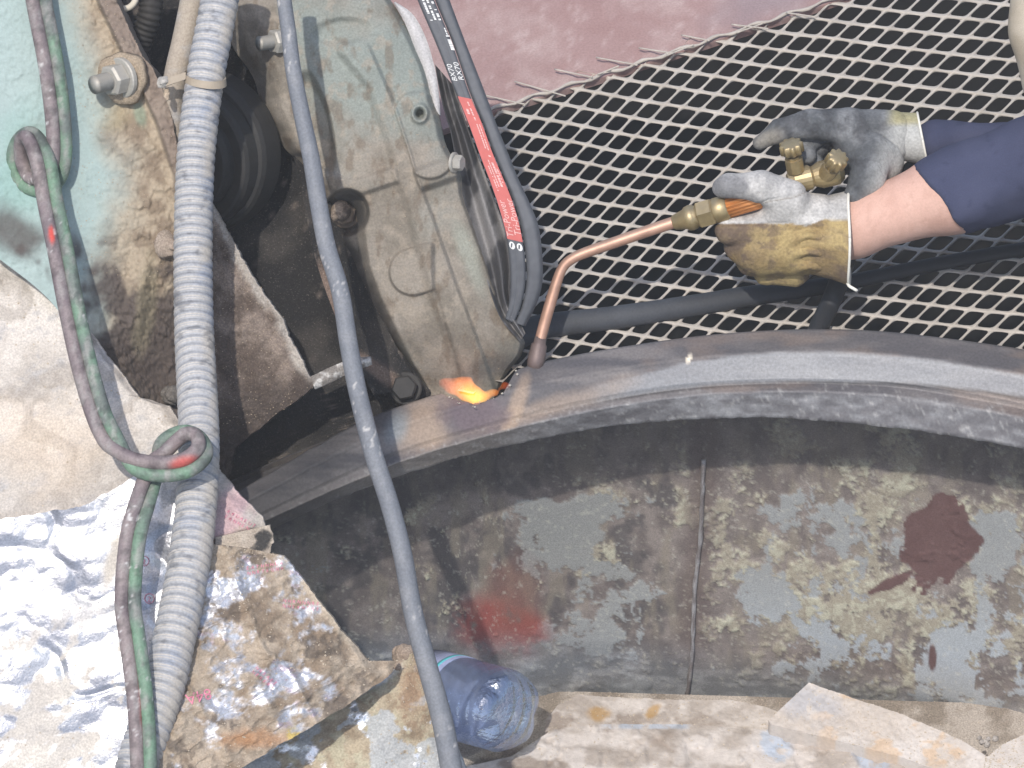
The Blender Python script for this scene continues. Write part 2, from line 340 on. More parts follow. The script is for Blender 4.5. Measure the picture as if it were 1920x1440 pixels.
for k in np.linspace(0, 1, 26):
    yy = yo+(y3-yo)*k; yy = np.maximum(yy, y0+(k*3)); f = (yy-yo)/(y3-yo)
    prof.append(PZ(xs, yy, zring(f)+0.0016*(fbm(xs, yy*4, 90, 4)-.5)))
for k in np.linspace(0.06, 1, 9):
    yy = y3+(y4-y3)*k; rough_ = (fbm(xs, yy*5, 50, 6, 4, .7)-.5)*0.004
    prof.append(PZ(xs, yy+(fbm(xs, xs*0, 14, 7, 3)-.5)*5*(k > .9), -0.030-0.035*k+rough_*(k < .95)))
lip0 = prof[-1].copy(); lip = PZ(xs, f4(xs), -0.065); tn = np.gradient(lip, axis=0); nrm = np.stack([-tn[:, 1], tn[:, 0]], 1); nrm /= np.linalg.norm(nrm, axis=1)[:, None]
def out_(c, d, z): r = c.copy(); r[:, :2] += nrm*d; r[:, 2] = z; return r
prof.append(out_(lip, 0.01, -0.075)); prof.append(out_(lip, 0.12, -0.08))
ou = prof[0].copy(); o2 = ou.copy(); o2[:, 2] = -0.075; o3 = ou.copy(); o3[:, 2] -= 0.002
G = np.stack([o2, o3]+prof, 0)
def ring_col(px, py):
    f = (py-f0(px))/(f3(px)-f0(px)); a = np.interp(px, [330, 1000, 1180, 1300, 1450, 1900, 2200], [.72, .68, .55, .42, .36, .38, .38]); b = np.interp(px, [330, 1100, 1180, 1450, 1600, 1920, 2200], [.84, .88, .86, .84, .82, .68, .6])
    n = fbm(px, py*7, 160, 2); n2 = fbm(px, py*3, 30, 8); base = mix(C3(.10, .095, .10), C3(.18, .165, .16), sst(.3, .7, n))
    base = mix(base, C3(.20, .155, .13), 0.55*sst(.5, .7, fbm(px, py*3, 120, 12))*sst(1000, 1300, px))
    band = sst(a-.03, a+.03, f+.05*(n2-.5))*sst(b+.03, b-.03, f+.04*(n-.5))*sst(1000, 1240, px)
    base = mix(base, C3(.235, .24, .25), band*(.75+.25*n)); 
    tan = blob(px, py, 795, 800, 45, 60, 0, .5, .4, 4, 50)*.8+blob(px, py, 965, 770, 14, 60, .35, .5, .3, 5, 40)*.75+blob(px, py, 1010, 770, 160, 18, -.3, .6, .5, 5, 60)*.5
    base = mix(base, C3(.36, .27, .20), np.clip(tan, 0, 1))
    base = mix(base, C3(.24, .28, .30), .6*blob(px, py, 745, 800, 18, 30, .4, .6, .4, 2))
    base = mix(base, C3(.13, .10, .11), .9*blob(px, py, 893, 775, 62, 34, 0, .5, .4, 7, 25))
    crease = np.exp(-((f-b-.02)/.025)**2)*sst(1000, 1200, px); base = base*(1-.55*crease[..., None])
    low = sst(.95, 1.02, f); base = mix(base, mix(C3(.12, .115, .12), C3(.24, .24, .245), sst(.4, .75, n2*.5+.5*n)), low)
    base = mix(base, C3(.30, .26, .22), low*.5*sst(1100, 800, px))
    sp = sst(.60, .74, fbm(px*.9+py*.5, py-px*.3, 10, 15, 4, .8)); base = mix(base, C3(.42, .41, .39), sp*.4*sst(.7, 1, f)); base = base*(.45+.55*sst(600, 780, px+.3*(py-850)+60*(n-.5)))[..., None]  # last factor paints the shade on the ring's left end into the steel
    base = mix(base, C3(.7, .62, .5), blob(px, py, 1292, 672, 5, 11, .4, .3, .5, 2, 20))
    return base
def ring_met(px, py):
    f = (py-f0(px))/(f3(px)-f0(px)); return .12*sst(.3, .4, f)*sst(.95, .8, f)*sst(1000, 1240, px)+.08
gv = G.reshape(-1, 3); px, py, _ = proj(gv)
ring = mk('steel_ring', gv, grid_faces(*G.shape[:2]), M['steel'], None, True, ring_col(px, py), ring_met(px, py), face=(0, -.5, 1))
tag(ring, 'massive curved steel ring with a ragged flame-cut notch in its outer edge', 'steel ring')
# slag beads along the cut
for i in range(14):
    q = NOT[2+(i*5) % 9]; a = C3(q[0]+random.uniform(-8, 8), q[1]+random.uniform(-1, 7)); r = random.uniform(.8, 2.6); ph = random.random()*6
    c = PZ(a[0], a[1], 0.002); mk_ = lathe('slag_bead', c-np.array([r*PXM, 0, 0]), c+np.array([r*PXM*1.3, r*PXM*.4, r*PXM*.3]), [(0, .0002), (.25, r*PXM*.8), (.6, r*PXM), (.9, r*PXM*.6), (1, .0002)], M['zinc'], 8, ring)
# loose mineral crumbs in the lip
# ------------------------------------------------------------------ tank wall below the ring
zz = np.linspace(-0.07, -0.80, 230); cols = out_(lip, 0.11, 0)[:, :2]
fine = np.linspace(0, len(xs)-1, 560); cx = np.interp(fine, np.arange(len(xs)), cols[:, 0]); cy = np.interp(fine, np.arange(len(xs)), cols[:, 1])
from functools import lru_cache
for _ in range(30): cy[1:-1] = .25*cy[:-2]+.5*cy[1:-1]+.25*cy[2:]; cx[1:-1] = .25*cx[:-2]+.5*cx[1:-1]+.25*cx[2:]
W = np.zeros((len(zz), len(cx), 3)); W[..., 0] = cx; W[..., 1] = cy; W[..., 2] = zz[:, None]
wpx, wpy, _ = proj(W)
def wall_layers(px, py):
    n = fbm(px, py, 110, 1, 6, .62); n2 = fbm(px, py, 40, 6, 5, .65); n3 = fbm(px, py, 14, 9, 3, .7)
    right = sst(1330, 1420, px)
    pb = -.03*right+.07*blob(px, py, 1480, 1030, 190, 110, 0, .6, .3, 4, 90)+.10*blob(px, py, 1800, 1220, 330, 120, .15, .6, .3, 4, 120)+.12*blob(px, py, 1870, 1000, 90, 60, 0, .6)\
        + .10*blob(px, py, 1060, 1010, 90, 60, -.4, .6)+.12*blob(px, py, 1100, 950, 160, 50, -.1, .6)+.22*sst(1290, 1330, py-.12*(px-1400))*sst(1380, 1440, px)
    pb = pb-.16*sst(940, 880, py-.00012*(px-1450)**2)-.10*sst(1100, 800, px)-.12*sst(1320, 1240, np.abs(px-1310)+1200)
    n = fbm(px, py, 75, 1, 7, .72); paint = sst(.56, .575, n*.7+n2*.3+pb)
    cream = sst(.47, .54, fbm(px, py, 70, 13, 7, .8)+.12*blob(px, py, 1600, 1120, 230, 70, .35, .6)+.10*blob(px, py, 1480, 1160, 120, 80, .2, .6)-.07*sst(1340, 1300, px)-.06)*(1-paint)
    maroon = np.clip(blob(px, py, 1755, 1018, 68, 80, .1, .03, .55, 5, 38)+blob(px, py, 1672, 1090, 56, 10, -.45, .1, .5, 5, 24)+blob(px, py, 1748, 1230, 8, 26, 0, .2, .3), 0, 1)
    return n, n2, n3, paint, cream, maroon
def wall_col(px, py):
    n, n2, n3, paint, cream, maroon = wall_layers(px, py)
    c = mix(C3(.16, .135, .125), C3(.28, .24, .215), sst(.3, .7, n2)); c = mix(c, C3(.08, .075, .078), .7*sst(.5, .62, fbm(px, py, 70, 17, 5, .6))*sst(1350, 1250, px))
    c = mix(c, C3(.30, .26, .20), .5*sst(.5, .7, fbm(px, py*.35, 26, 3, 4)))
    pc = mix(C3(.33, .34, .335), C3(.42, .45, .47), sst(1050, 1250, py)); pc = mix(pc, C3(.27, .27, .25), sst(1400, 1100, px)*.6)
    c = mix(c, mix(C3(.38, .34, .26), C3(.52, .50, .38), sst(.5, .62, n3)), cream*.85)
    c = mix(c, pc*(1), paint*(.88+.12*n3))
    c = mix(c, mix(C3(.12, .066, .062), C3(.16, .095, .088), fbm(px, py, 22, 3, 5)), maroon)
    c = mix(c, C3(.34, .07, .055), .85*blob(px, py, 945, 1185, 78, 62, .2, .45, .35, 2, 60)*sst(.35, .6, n2+.12)); 
    c = mix(c, C3(.26, .13, .10), .6*blob(px, py, 960, 1110, 45, 60, 0, .6, .5, 2, 40))
    seam = np.abs(px-(1320-30*(py-870)/430)); c = mix(c, C3(.15, .115, .105), .7*sst(46, 10, seam+8*(n2-.5))*sst(1320, 1200, py+0*px))
    bot = sst(-30, 60, py-(1235+.14*np.maximum(px-1380, -300))); c = mix(c, mix(C3(.20, .21, .22), C3(.32, .33, .34), sst(.4, .6, fbm(px, py*3, 50, 4))), bot*.85)
    sp = sst(.62, .75, fbm(px*.9+py*.4, py*.9-px*.3, 8, 15, 4, .8)); c = mix(c, C3(.62, .6, .5), sp*.35*(1-maroon))
    c = mix(c, C3(.06, .055, .055), .6*sst(905, 845, py-.00016*(px-1450)**2+14*(n2-.5)))  # lip shadow deepened in the colour: dark band painted under the ring
    return c
n, n2, n3, paint, cream, maroon = wall_layers(wpx, wpy)
dd = (paint*1.0+cream*(1.0+1.6*n3)+.8*n2)*0.0012+0.004*(fbm(wpx, wpy, 220, 3)-.5)
W[..., 1] -= dd
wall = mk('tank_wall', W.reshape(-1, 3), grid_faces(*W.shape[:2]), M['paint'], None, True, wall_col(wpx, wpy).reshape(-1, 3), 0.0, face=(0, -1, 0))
tag(wall, 'curved steel tank wall with peeling grey paint and a maroon patch below the ring', 'tank wall')
def on_wall(px, py, off=0.002):
    d = (wpx-px)**2+(wpy-py)**2; i = np.unravel_index(np.argmin(d), d.shape); return W[i]+np.array([0, -off, 0])
pts = np.array([on_wall(1322-32*(y-862)/440+2*math.sin(y/37), y) for y in np.arange(862, 1310, 9)])
for _ in range(3): pts[1:-1] = .25*pts[:-2]+.5*pts[1:-1]+.25*pts[2:]
tube('weld_seam', pts, .0033+.0004*np.sin(np.arange(len(pts))*1.3), M['paint'], 10, wall, colf=lambda a, b, s, g: mix(C3(.18, .16, .155), C3(.32, .31, .31), sst(.4, .6, fbm(a*3, b, 14, 5, 3))))
# ------------------------------------------------------------------ expanded metal sheet (one continuous slit-and-stretched sheet)
ZM = -0.03; g_ = 2.4e-4
def lat(i, j):
    X = 32.*i+27.5*j; x = 1123+(np.exp(g_*X)-1)/g_
    y = 208.5+5.8*i-29.*j-4e-5*X*X*1.0-.00035*j*j
    x = x+2.2*(float(vn(np.array(i*.31+j*.17+40), np.array(j*.37+60), 5))-.5)*2; y = y+1.8*(float(vn(np.array(i*.23+70), np.array(j*.41+i*.1+50), 9))-.5)*2
    return x, y
def bnd(x): return np.interp(x, [700, 925, 1165, 1560, 2000], [285, 205, 130, 0, -150])
V = []; F = []; vid = {}
def addv(p, key=None):
    if key is not None and key in vid: return vid[key]
    V.append(p); 
    if key is not None: vid[key] = len(V)-1
    return len(V)-1
def cellpt(i, j, a, b): return lat(i+a, j+b)
corner = [(0, 0), (.5, 0), (1, 0), (1, .5), (1, 1), (.5, 1), (0, 1), (0, .5)]
for j in range(-18, 12):
    for i in range(-26, 42):
        cxp, cyp = lat(i+.5, j+.5)
        if cxp < 880 or cxp > 2060 or cyp > 760 or cyp < -70 or cyp < bnd(cxp)-6 or cyp > f0(cxp)+16: continue
        o = []; inn = []; low = []
        for q, (a, b) in enumerate(corner):
            x, y = lat(i+a, j+b); ii2 = (round((i+a)*2), round((j+b)*2))
            hz = 0.0012 if (a in (0, 1) and b in (0, 1)) else 0.0
            o.append(addv(tuple(PZ(x, y, ZM+0.002+hz+.0015*math.sin(ii2[0]*.7+ii2[1]*1.3))), ii2))
        # rounded hole: superellipse-like in cell coords
        K = 16; hole = []; hole2 = []
        jx, jy = random.uniform(-.012, .012), random.uniform(-.012, .012)
        for k in range(K):
            th = 2*math.pi*(k+.0)/K-3*math.pi/4; c_, s_ = math.cos(th), math.sin(th); e = 0.42
            hx = math.copysign(abs(c_)**e, c_); hy = math.copysign(abs(s_)**e, s_)
            a = .5+jx+hx*.420; b = .5+jy+hy*.408
            x, y = lat(i+a, j+b); hole.append(addv(tuple(PZ(x, y, ZM-0.0002)))); 
            a = .5+jx+hx*.430; b = .5+jy+hy*.42; x, y = lat(i+a, j+b); hole2.append(addv(tuple(PZ(x, y, ZM-0.003))))
        for q in range(8):
            o1, o2_ = o[q], o[(q+1) % 8]; h = [hole[(2*q+m) % K] for m in range(3)]
            F.append([o1, h[0], h[1]]); F.append([o1, h[1], o2_]); F.append([o2_, h[1], h[2]])
        for k in range(K): F.append([hole[k], hole2[k], hole2[(k+1) % K], hole[(k+1) % K]])
msh = mk('expanded_metal_sheet', V, F, M['mesh'], None, True, face=(0, 0, 1))
tag(msh, 'dusty pale expanded metal walkway sheet of diamond openings behind the steel ring', 'metal mesh')
# cut ends and the doubled edge strand lying over the red plate
eb = [(880+k*12, bnd(880+k*12)-1+3*math.sin(k*1.1)) for k in range(62)]
tube('edge_strand', np.array([PZ(x, y, ZM+.009) for x, y in eb]), .0024+.0008*np.sin(np.arange(len(eb))*1.7), M['mesh'], 6, msh)
for k, (a, b, c, d) in enumerate([(965, 153, 1060, 180), (1040, 130, 1110, 145), (1118, 108, 1195, 122), (1198, 90, 1262, 100), (1278, 66, 1330, 76), (1372, 46, 1440, 54), (1474, 24, 1530, 32), (905, 178, 985, 196), (1120, 140, 1160, 124), (1250, 104, 1300, 84), (1380, 62, 1430, 44)]):
    tube('cut_strand', np.array([PZ(x, y, ZM+.012+.003*math.sin(q*2.0)) for q, (x, y) in enumerate(zip(np.linspace(a, c, 8), np.linspace(b, d, 8)))]), .0013, M['mesh'], 6, msh)
# ------------------------------------------------------------------ dusty red plate behind
rx_ = np.linspace(560, 1640, 150); ry_ = np.linspace(0, 1, 60)
RX, RV = np.meshgrid(rx_, ry_); RY = -220+(bnd(RX)+4+220)*RV
G = PZ(RX, RY, ZM+0.003+.004*(fbm(RX, RY, 200, 2)-.5))
def red_col(px, py):
    c = mix(C3(.33, .215, .20), C3(.39, .28, .26), sst(.35, .65, fbm(px, py*1.3, 90, 3, 5))); c = mix(c, C3(.29, .175, .16), sst(.45, .75, fbm(px, py*1.5, 40, 8, 5))*.5)
    c = mix(c, C3(.48, .37, .345), sst(.6, .8, fbm(px, py, 16, 11, 3))*.5); return mix(c, C3(.25, .20, .21), .7*blob(px, py, 1440, 0, 90, 40, -.3, .6))
tag(solid('red_steel_plate', G, M['plate'], .012, (0, 0, -1), colf=red_col), 'dusty faded red steel plate that the mesh is cut off against', 'steel plate')
# ------------------------------------------------------------------ gear housing
HR = [(700, -40), (737, 7), (767, 60), (800, 133), (812, 187), (824, 220), (833, 262), (846, 290), (862, 318), (868, 345), (872, 372), (892, 425), (912, 480), (930, 535), (948, 593), (968, 620), (984, 641), (978, 664), (968, 678), (952, 698), (935, 735), (920, 790)]
HL = [(395, -40), (415, 20), (436, 87), (473, 143), (497, 213), (533, 277), (560, 300), (585, 335), (598, 370), (608, 405), (622, 440), (640, 480), (655, 520), (672, 560), (695, 605), (720, 645), (750, 680), (772, 707), (790, 737), (798, 790)]
def hous_t(px, py, U, V):
    t = 45+45*np.sin(np.pi*np.clip(U, 0, 1))**.5-205*np.maximum(V-.45, 0)**1.1-50*sst(590, 740, py)-50*sst(.12, 0, U)-22*sst(.96, 1, U)
    t = t+3*(fbm(px, py, 160, 5)-.5)+2.2*(fbm(px, py, 11, 9, 4, .65)-.5)
    cl = np.interp(py, [40, 100, 162, 269, 330, 403, 560, 655, 740], [628, 640, 691, 730, 745, 770, 813, 850, 885])
    crr = np.interp(py, [40, 106, 190, 274, 330, 403, 532, 655, 740], [668, 699, 735, 763, 780, 808, 853, 900, 930])
    t = t+15*sst(cl-14, cl+9, px)*sst(20, 110, py)-10*sst(crr-3, crr+7, px)*sst(60, 110, py)          # long flat rib: step up, crisp step down
    d = pl(px, py, [(600, 330), (640, 348), (668, 352), (741, 328)]); t = t+13*sst(21, 9, d)*sst(cl+6, cl-6, px)
    d = seg(px, py, 782, 338, 858, 312); t = t+20*sst(28, 12, d)*sst(crr-6, crr+4, px)
    d = seg(px, py, 783, 216, 806, 290); t = t+13*sst(49, 42, d)*sst(crr-4, crr+3, px)*sst(166, 180, py)
    r = np.hypot((px-787)*1.0, (py-213)*.88); t = t+12*np.exp(-((r-13)/4.2)**2)-30*sst(8.5, 5, r)
    d = seg(px, py, 774, 510, 806, 500); t = t+13*sst(47, 41, d)*sst(818, 806, px)
    l2 = np.interp(py, [540, 600, 665, 760], [815, 832, 850, 880]); t = t-4*np.exp(-((px-l2)/4)**2)*sst(540, 556, py)*sst(700, 680, py)
    t = t-34*blob(px, py, 592, 232, 26, 90, -.22, .22, .10, 3)-12*blob(px, py, 640, 60, 50, 22, -.1, .3, .2, 5)
    t = t-22*blob(px, py, 470, 95, 26, 95, -.35, .6, .2, 3)+8*np.exp(-((px-np.interp(py, [0, 87, 143, 213, 277, 303], [440, 458, 492, 515, 552, 585]))/9)**2)*sst(330, 290, py)
    t = t-42*sst(44, 36, np.hypot(px-650, (py-398)*.95))
    lx = px-np.interp(py, [330, 440, 500, 560, 640, 740], [676, 682, 690, 712, 750, 800]); return t-36*sst(6, -16, lx)*sst(360, 400, py)+5*np.exp(-((lx-6)/7)**2)*sst(420, 450, py)
def hous_col(px, py):
    n = fbm(px, py, 70, 3, 5); g = mix(C3(.21, .23, .205), C3(.27, .295, .265), n); d = mix(C3(.195, .165, .13), C3(.285, .245, .20), sst(.3, .7, fbm(px, py, 50, 9, 5)))
    dust = sst(.30, .80, fbm(px, py, 150, 12, 5)+.30*sst(120, 400, py)+.9*sst(560, 500, px-.25*(py-100))*sst(500, 350, py)-.15*blob(px, py, 690, 120, 150, 120, .2, .6, .2)+.05)
    c = mix(g, d, dust*.92); c = mix(c, C3(.15, .11, .075), .55*sst(.54, .7, fbm(px*2, py, 36, 15, 5))); c = mix(c, C3(.33, .28, .22), .5*sst(.55, .72, fbm(px, py, 22, 6, 5)))
    c = mix(c, C3(.34, .36, .30), .6*blob(px, py, 880, 480, 16, 70, -.35, .6, .3))
    c = mix(c, C3(.12, .10, .08), .55*np.clip(np.exp(-(pl(px, py, [(816, 545), (832, 600), (858, 690)])/7)**2), 0, 1)*sst(.4, .6, fbm(px, py, 20, 4, 3)))  # groove shading painted in as a broken dark line
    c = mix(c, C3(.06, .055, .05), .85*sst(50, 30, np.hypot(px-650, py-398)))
    lx = px-np.interp(py, [330, 440, 500, 560, 640, 740], [676, 682, 690, 712, 750, 800]); c = mix(c, C3(.04, .036, .033), .92*sst(10, -20, lx+30*(fbm(px, py, 50, 6)-.5))*sst(360, 400, py)*(1-.7*blob(px, py, 668, 440, 22, 22, 0, .5)))  # shade painted as a dark band down the casing's lower left edge
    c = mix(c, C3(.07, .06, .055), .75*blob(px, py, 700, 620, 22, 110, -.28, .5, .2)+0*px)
    c = mix(c, C3(.05, .045, .045), .5*blob(px, py, 905, 690, 50, 20, -.4, .6, .3)); return c
gh = thing('gear_housing', P(700, 350, 0.0), 'dusty pale green cast iron gear housing left of the drive belt', 'gear housing')
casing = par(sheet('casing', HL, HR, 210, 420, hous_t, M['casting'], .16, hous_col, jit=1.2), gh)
# rim plate sliver on the right of the casing
par(sheet('rim_plate', [(738, 5), (760, 45), (785, 110), (803, 160), (812, 205), (824, 216)], [(741, 3), (775, 28), (800, 75), (818, 140), (824, 190), (826, 216)], 10, 60, lambda px, py, U, V: 40+6*np.sin(U*3)+2*fbm(px, py, 10, 3), M['casting'], .02,
  lambda px, py: mix(C3(.42, .41, .41), C3(.55, .53, .52), fbm(px, py, 30, 4))), gh)
def bolt(root, c, ax, r, stud=True, m='zinc', name='bolt', washer=True):
    """hex nut with washer and threaded stud; c centre of the seat, ax axis (pixel-space dir), r px"""
    c = np.array(c, float); ax = np.array(ax, float); ax /= np.linalg.norm(ax)
    A = Q(*c); e = lambda k: Q(*(c+ax*k)); R = r*PXM
    hexm = lambda a, s: 1/np.cos(((a+.3) % (math.pi/3))-math.pi/6)*.9
    n = par(lathe(name, A, e(r*1.05), [(0, R*.92), (.12, R), (.85, R), (1, R*.86)], M[m], 24, mod=hexm, smooth=False), root)
    if washer: w_ = lathe('washer', e(-r*.25), e(r*.08), [(0, R*1.3), (.8, R*1.3), (1, R*1.22)], M[m], 28, smooth=False); w_.parent = n
    if stud:
        pr = [(k/20, R*(.46 if k % 2 else .6)) for k in range(21)]
        s2 = lathe('stud', e(r*.9), e(r*2.3), pr, M[m], 16); s2.parent = n
    return n
bolt(gh, (530, 76, near_t(casing, 530, 76)+2), (-.75, .1, .5), 23, m='zinc')
bolt(gh, (853, 305, near_t(casing, 848, 306)+4), (.75, .05, .35), 15, stud=False)
def lump(name, c, r, mat, root=None, seed=0, colf=None, sq=(1, 1, 1), amp=.35):
    c = np.array(c, float)
    fn = lambda X: np.sqrt(((X[0]-c[0])/sq[0])**2+((X[1]-c[1])/sq[1])**2+((X[2]-c[2])/sq[2])**2)-r*(1+amp*(fbm(X[0]+X[2], X[1]-X[2]*.7, r*.8, seed, 3)-.5)*2)
    k = 1.6*r; o = sdf(name, fn, c-k*np.array(sq), c+k*np.array(sq), max(r/9, 1.2), mat, None, colf)
    if root is not None: par(o, root)
    return o
bolt(gh, (648, 400, near_t(casing, 650, 398)+2), (-.15, .05, .9), 22, stud=False, m='rusty', washer=True)
lump('caked_dirt', (641, 396, near_t(casing, 650, 398)+28), 21, M['dirt'], gh, 4, lambda x, y, z: mix(C3(.10, .075, .06), C3(.34, .27, .21), sst(.35, .65, fbm(x, y, 12, 3))))
bolt(gh, (760, 728, -22), (-.1, -.05, .95), 24, stud=False, m='dark')
# ------------------------------------------------------------------ drive belt, its lettering, pulley
BL = [(770, -40), (783, 0), (817, 80), (850, 163), (878, 232), (900, 293), (920, 345), (935, 390), (949, 443), (955, 490), (957, 530), (954, 568), (947, 597)]
BS = [(800, -40), (815, 0), (848, 80), (880, 173), (905, 232), (924, 285), (945, 335), (963, 380), (976, 425), (985, 480), (986, 530), (978, 572), (965, 605)]
BR = [(828, -40), (843, 0), (873, 80), (907, 167), (932, 235), (952, 285), (972, 335), (995, 385), (1010, 425), (1017, 480), (1017, 530), (1006, 570), (985, 612)]
belt = thing('drive_belt', P(900, 300, 0.0), 'banded black rubber drive belt with a red printed label', 'drive belt')
nb = 160; bl, bs_, br = spl(BL, nb), spl(BS, nb), spl(BR, nb)
def belt_t(v): return 62-110*np.maximum(v-.72, 0)**1.6*3.0
vv = np.linspace(0, 1, nb)
def strip(name, A, B, prof, mat, tback=22, extra=0):
    u = np.linspace(0, 1, len(prof)); g = A[:, None, :]*(1-u[None, :, None])+B[:, None, :]*u[None, :, None]
    t = belt_t(vv)[:, None]+np.array(prof)[None, :]+extra
    return par(solid(name, Q(g[..., 0], g[..., 1], t), mat, tback*PXM), belt)
strip('belt_rib', bl, bs_*.97+bl*.03, [-7, -1, 0, 0, .5, .5, -1.2, .5, .5, 0, 0, -1, -6], M['belt'])
strip('belt_side', bs_*.97+br*.03, br, [-9, -3, -2, -2, -2, -2, -2.5, -6, -14], M['belt'], extra=-4)
# map (s along the belt in 0..1 of its length measured downward, w 0..1 across) to space
def bmap(s, wd, lift=.8):
    l = np.stack([np.interp(s, vv, bl[:, k]) for k in range(2)], -1); r = np.stack([np.interp(s, vv, bs_[:, k]) for k in range(2)], -1)
    p = l*(1-wd[..., None])+r*wd[..., None]; return Q(p[..., 0], p[..., 1], belt_t(s)+lift+.6)
def s_of_y(y): return float(np.interp(y, .5*(bl[:, 1]+bs_[:, 1]), vv))
sa, sb = s_of_y(183), s_of_y(451)
sg, wg = np.meshgrid(np.linspace(sa, sb, 60), np.linspace(.04, .95, 7), indexing='ij')
par(solid('printed_label', bmap(sg, wg, .5), M['red'], .0006), belt)
blen = np.linalg.norm(np.diff(bl, axis=0), axis=1).sum()
def text_mesh(txt, mat, name, fmap, size, root, bold=False):
    cu = bpy.data.curves.new('txt', 'FONT'); cu.body = txt; cu.size = 1; cu.resolution_u = 2
    ob = bpy.data.objects.new('txt', cu); COL.objects.link(ob); dg = bpy.context.evaluated_depsgraph_get(); dg.update()
    m0 = ob.evaluated_get(dg).to_mesh(); v = np.array([q.co[:] for q in m0.vertices]); f = [list(p.vertices) for p in m0.polygons]
    ob.evaluated_get(dg).to_mesh_clear(); bpy.data.objects.remove(ob); bpy.data.curves.remove(cu)
    if len(v) == 0: return
    p = fmap(v[:, 0]*size, v[:, 1]*size); o = mk(name, p, f, mat, None, False, face=tuple(-FW)); par(o, root); return o
def btext(txt, ybase, line, size, mat='white', lift=1.4):
    s0 = s_of_y(ybase); base = (.46, .93)[line] if size > 12 else line
    text_mesh(txt, M[mat], 'lettering', lambda a, b: bmap(s0-a/blen, base-b/31.0, lift), size, belt)
btext('BX70', 153, 0, 15); btext('RX70', 149, 1, 15)
btext('Tri-Power', 446, 0, 17, 'pale'); btext('Tri-Power', 440, 1, 17, 'pale')
def dashes(y0_, y1_, wline, wd=.07, seed=1, dens=.75, mat='white'):
    rr = random.Random(seed); sA, sB = s_of_y(y0_), s_of_y(y1_); s = sA; V2 = []; F2 = []
    while s < sB:
        L = rr.uniform(.0025, .009)
        if rr.random() < dens:
            q = bmap(np.array([s, s, s+L*.8, s+L*.8]), np.array([wline, wline+wd, wline+wd, wline]), 1.3); n = len(V2); V2 += list(q); F2.append([n, n+1, n+2, n+3])
        s += L
    if V2: par(mk('fine_print', V2, F2, M[mat], None, False, face=tuple(-FW)), belt)
dashes(188, 224, .55, .10, 1, mat='pale'); dashes(200, 214, .25, .16, 2, .9, mat='pale'); dashes(232, 275, .55, .08, 3, .9, mat='pale'); dashes(232, 280, .72, .07, 4, .9, mat='pale')
dashes(290, 352, .60, .13, 5, .9, mat='pale'); dashes(300, 350, .43, .07, 6, .9, mat='pale'); dashes(312, 358, .28, .07, 7, .6, mat='pale'); dashes(310, 352, .78, .07, 8, .6, mat='pale')
dashes(0, 40, .25, .14, 9, .7); dashes(0, 34, .5, .12, 10, .8); dashes(0, 38, .75, .14, 12, .6); dashes(52, 62, .85, .07, 11, .8); dashes(66, 94, .78, .2, 13, .8)
for wq in (.27, .72):                         # the two oval emblems under the label
    s0 = s_of_y(462); a = np.linspace(0, 2*np.pi, 18, endpoint=False)
    q = bmap(s0+np.sin(a)*.0105, wq+np.cos(a)*.17, 1.3); par(mk('emblem', np.vstack([q, q.mean(0)]), [[k, (k+1) % 18, 18] for k in range(18)], M['white'], None, False, face=tuple(-FW)), belt)
    q = bmap(s0+np.array([-.006, -.006, .006, .006]), wq+np.array([-.05, .05, -.02, -.1]), 2.0); par(mk('emblem_mark', q, [[0, 1, 2, 3]], M['belt'], None, False, face=tuple(-FW)), belt)
q = bmap(s_of_y(462)+np.array([-.017, -.017, .017, .017]), np.array([.05, .95, .95, .05]), .9)
# pulley behind the belt
PL = [(815, 120), (828, 190), (845, 250), (860, 330), (880, 420), (905, 500), (935, 590), (975, 640)]
PR = [(850, 160), (875, 232), (900, 300), (935, 395), (952, 450), (958, 500), (958, 560), (985, 625)]
def pul_t(px, py, U, V): return 22-25*U*0+12*np.cos(U*math.pi*3.2)+(-40*np.maximum(V-.6, 0))
pu = sheet('belt_pulley', PL, PR, 40, 120, pul_t, M['rubber'], .10, lambda px, py: mix(C3(.06, .058, .06), C3(.20, .19, .185), sst(.45, .65, fbm(px, py*.5, 30, 3))))
tag(pu, 'dusty black grooved pulley wheel that the belt runs over', 'pulley')
# ------------------------------------------------------------------ green guard panel, left
GL = [(-60, -60), (-60, 200), (-60, 420), (-20, 470), (90, 560), (180, 680), (250, 760), (260, 800)]
GR = [(190, -60), (222, 10), (262, 95), (292, 140), (325, 235), (345, 400), (352, 560), (350, 800)]
def gp_t(px, py, U, V):
    e = px-np.interp(py, [-60, 10, 95, 150, 235, 330, 800], [150, 182, 222, 252, 290, 322, 330])
    t = 250-.00035*(px-60)**2+26*sst(0, 10, e)*sst(420, 300, py)+10*(fbm(px, py, 160, 2)-.5)
    t = t+5*sst(.45, .6, fbm(px, py, 60, 4)+.2*sst(150, 260, px))*(fbm(px, py, 8, 7, 3))-120*np.maximum(sst(420, 740, py), 0)*sst(120, 330, px)*.8
    t = t+14*np.exp(-((px-262+(py-560)*.12)/16)**2)*sst(470, 520, py)*sst(660, 600, py)
    ed_ = px-np.interp(py, [-60, 10, 95, 150, 235, 330, 470, 700], [105, 115, 150, 175, 185, 230, 190, 150]); dm = sst(-25, 60, ed_+70*(fbm(px, py, 80, 8, 5)-.5))
    return t+dm*(9*(fbm(px, py, 11, 13, 3, .7)-.5)+5*sst(.55, .7, fbm(px, py, 30, 3)))
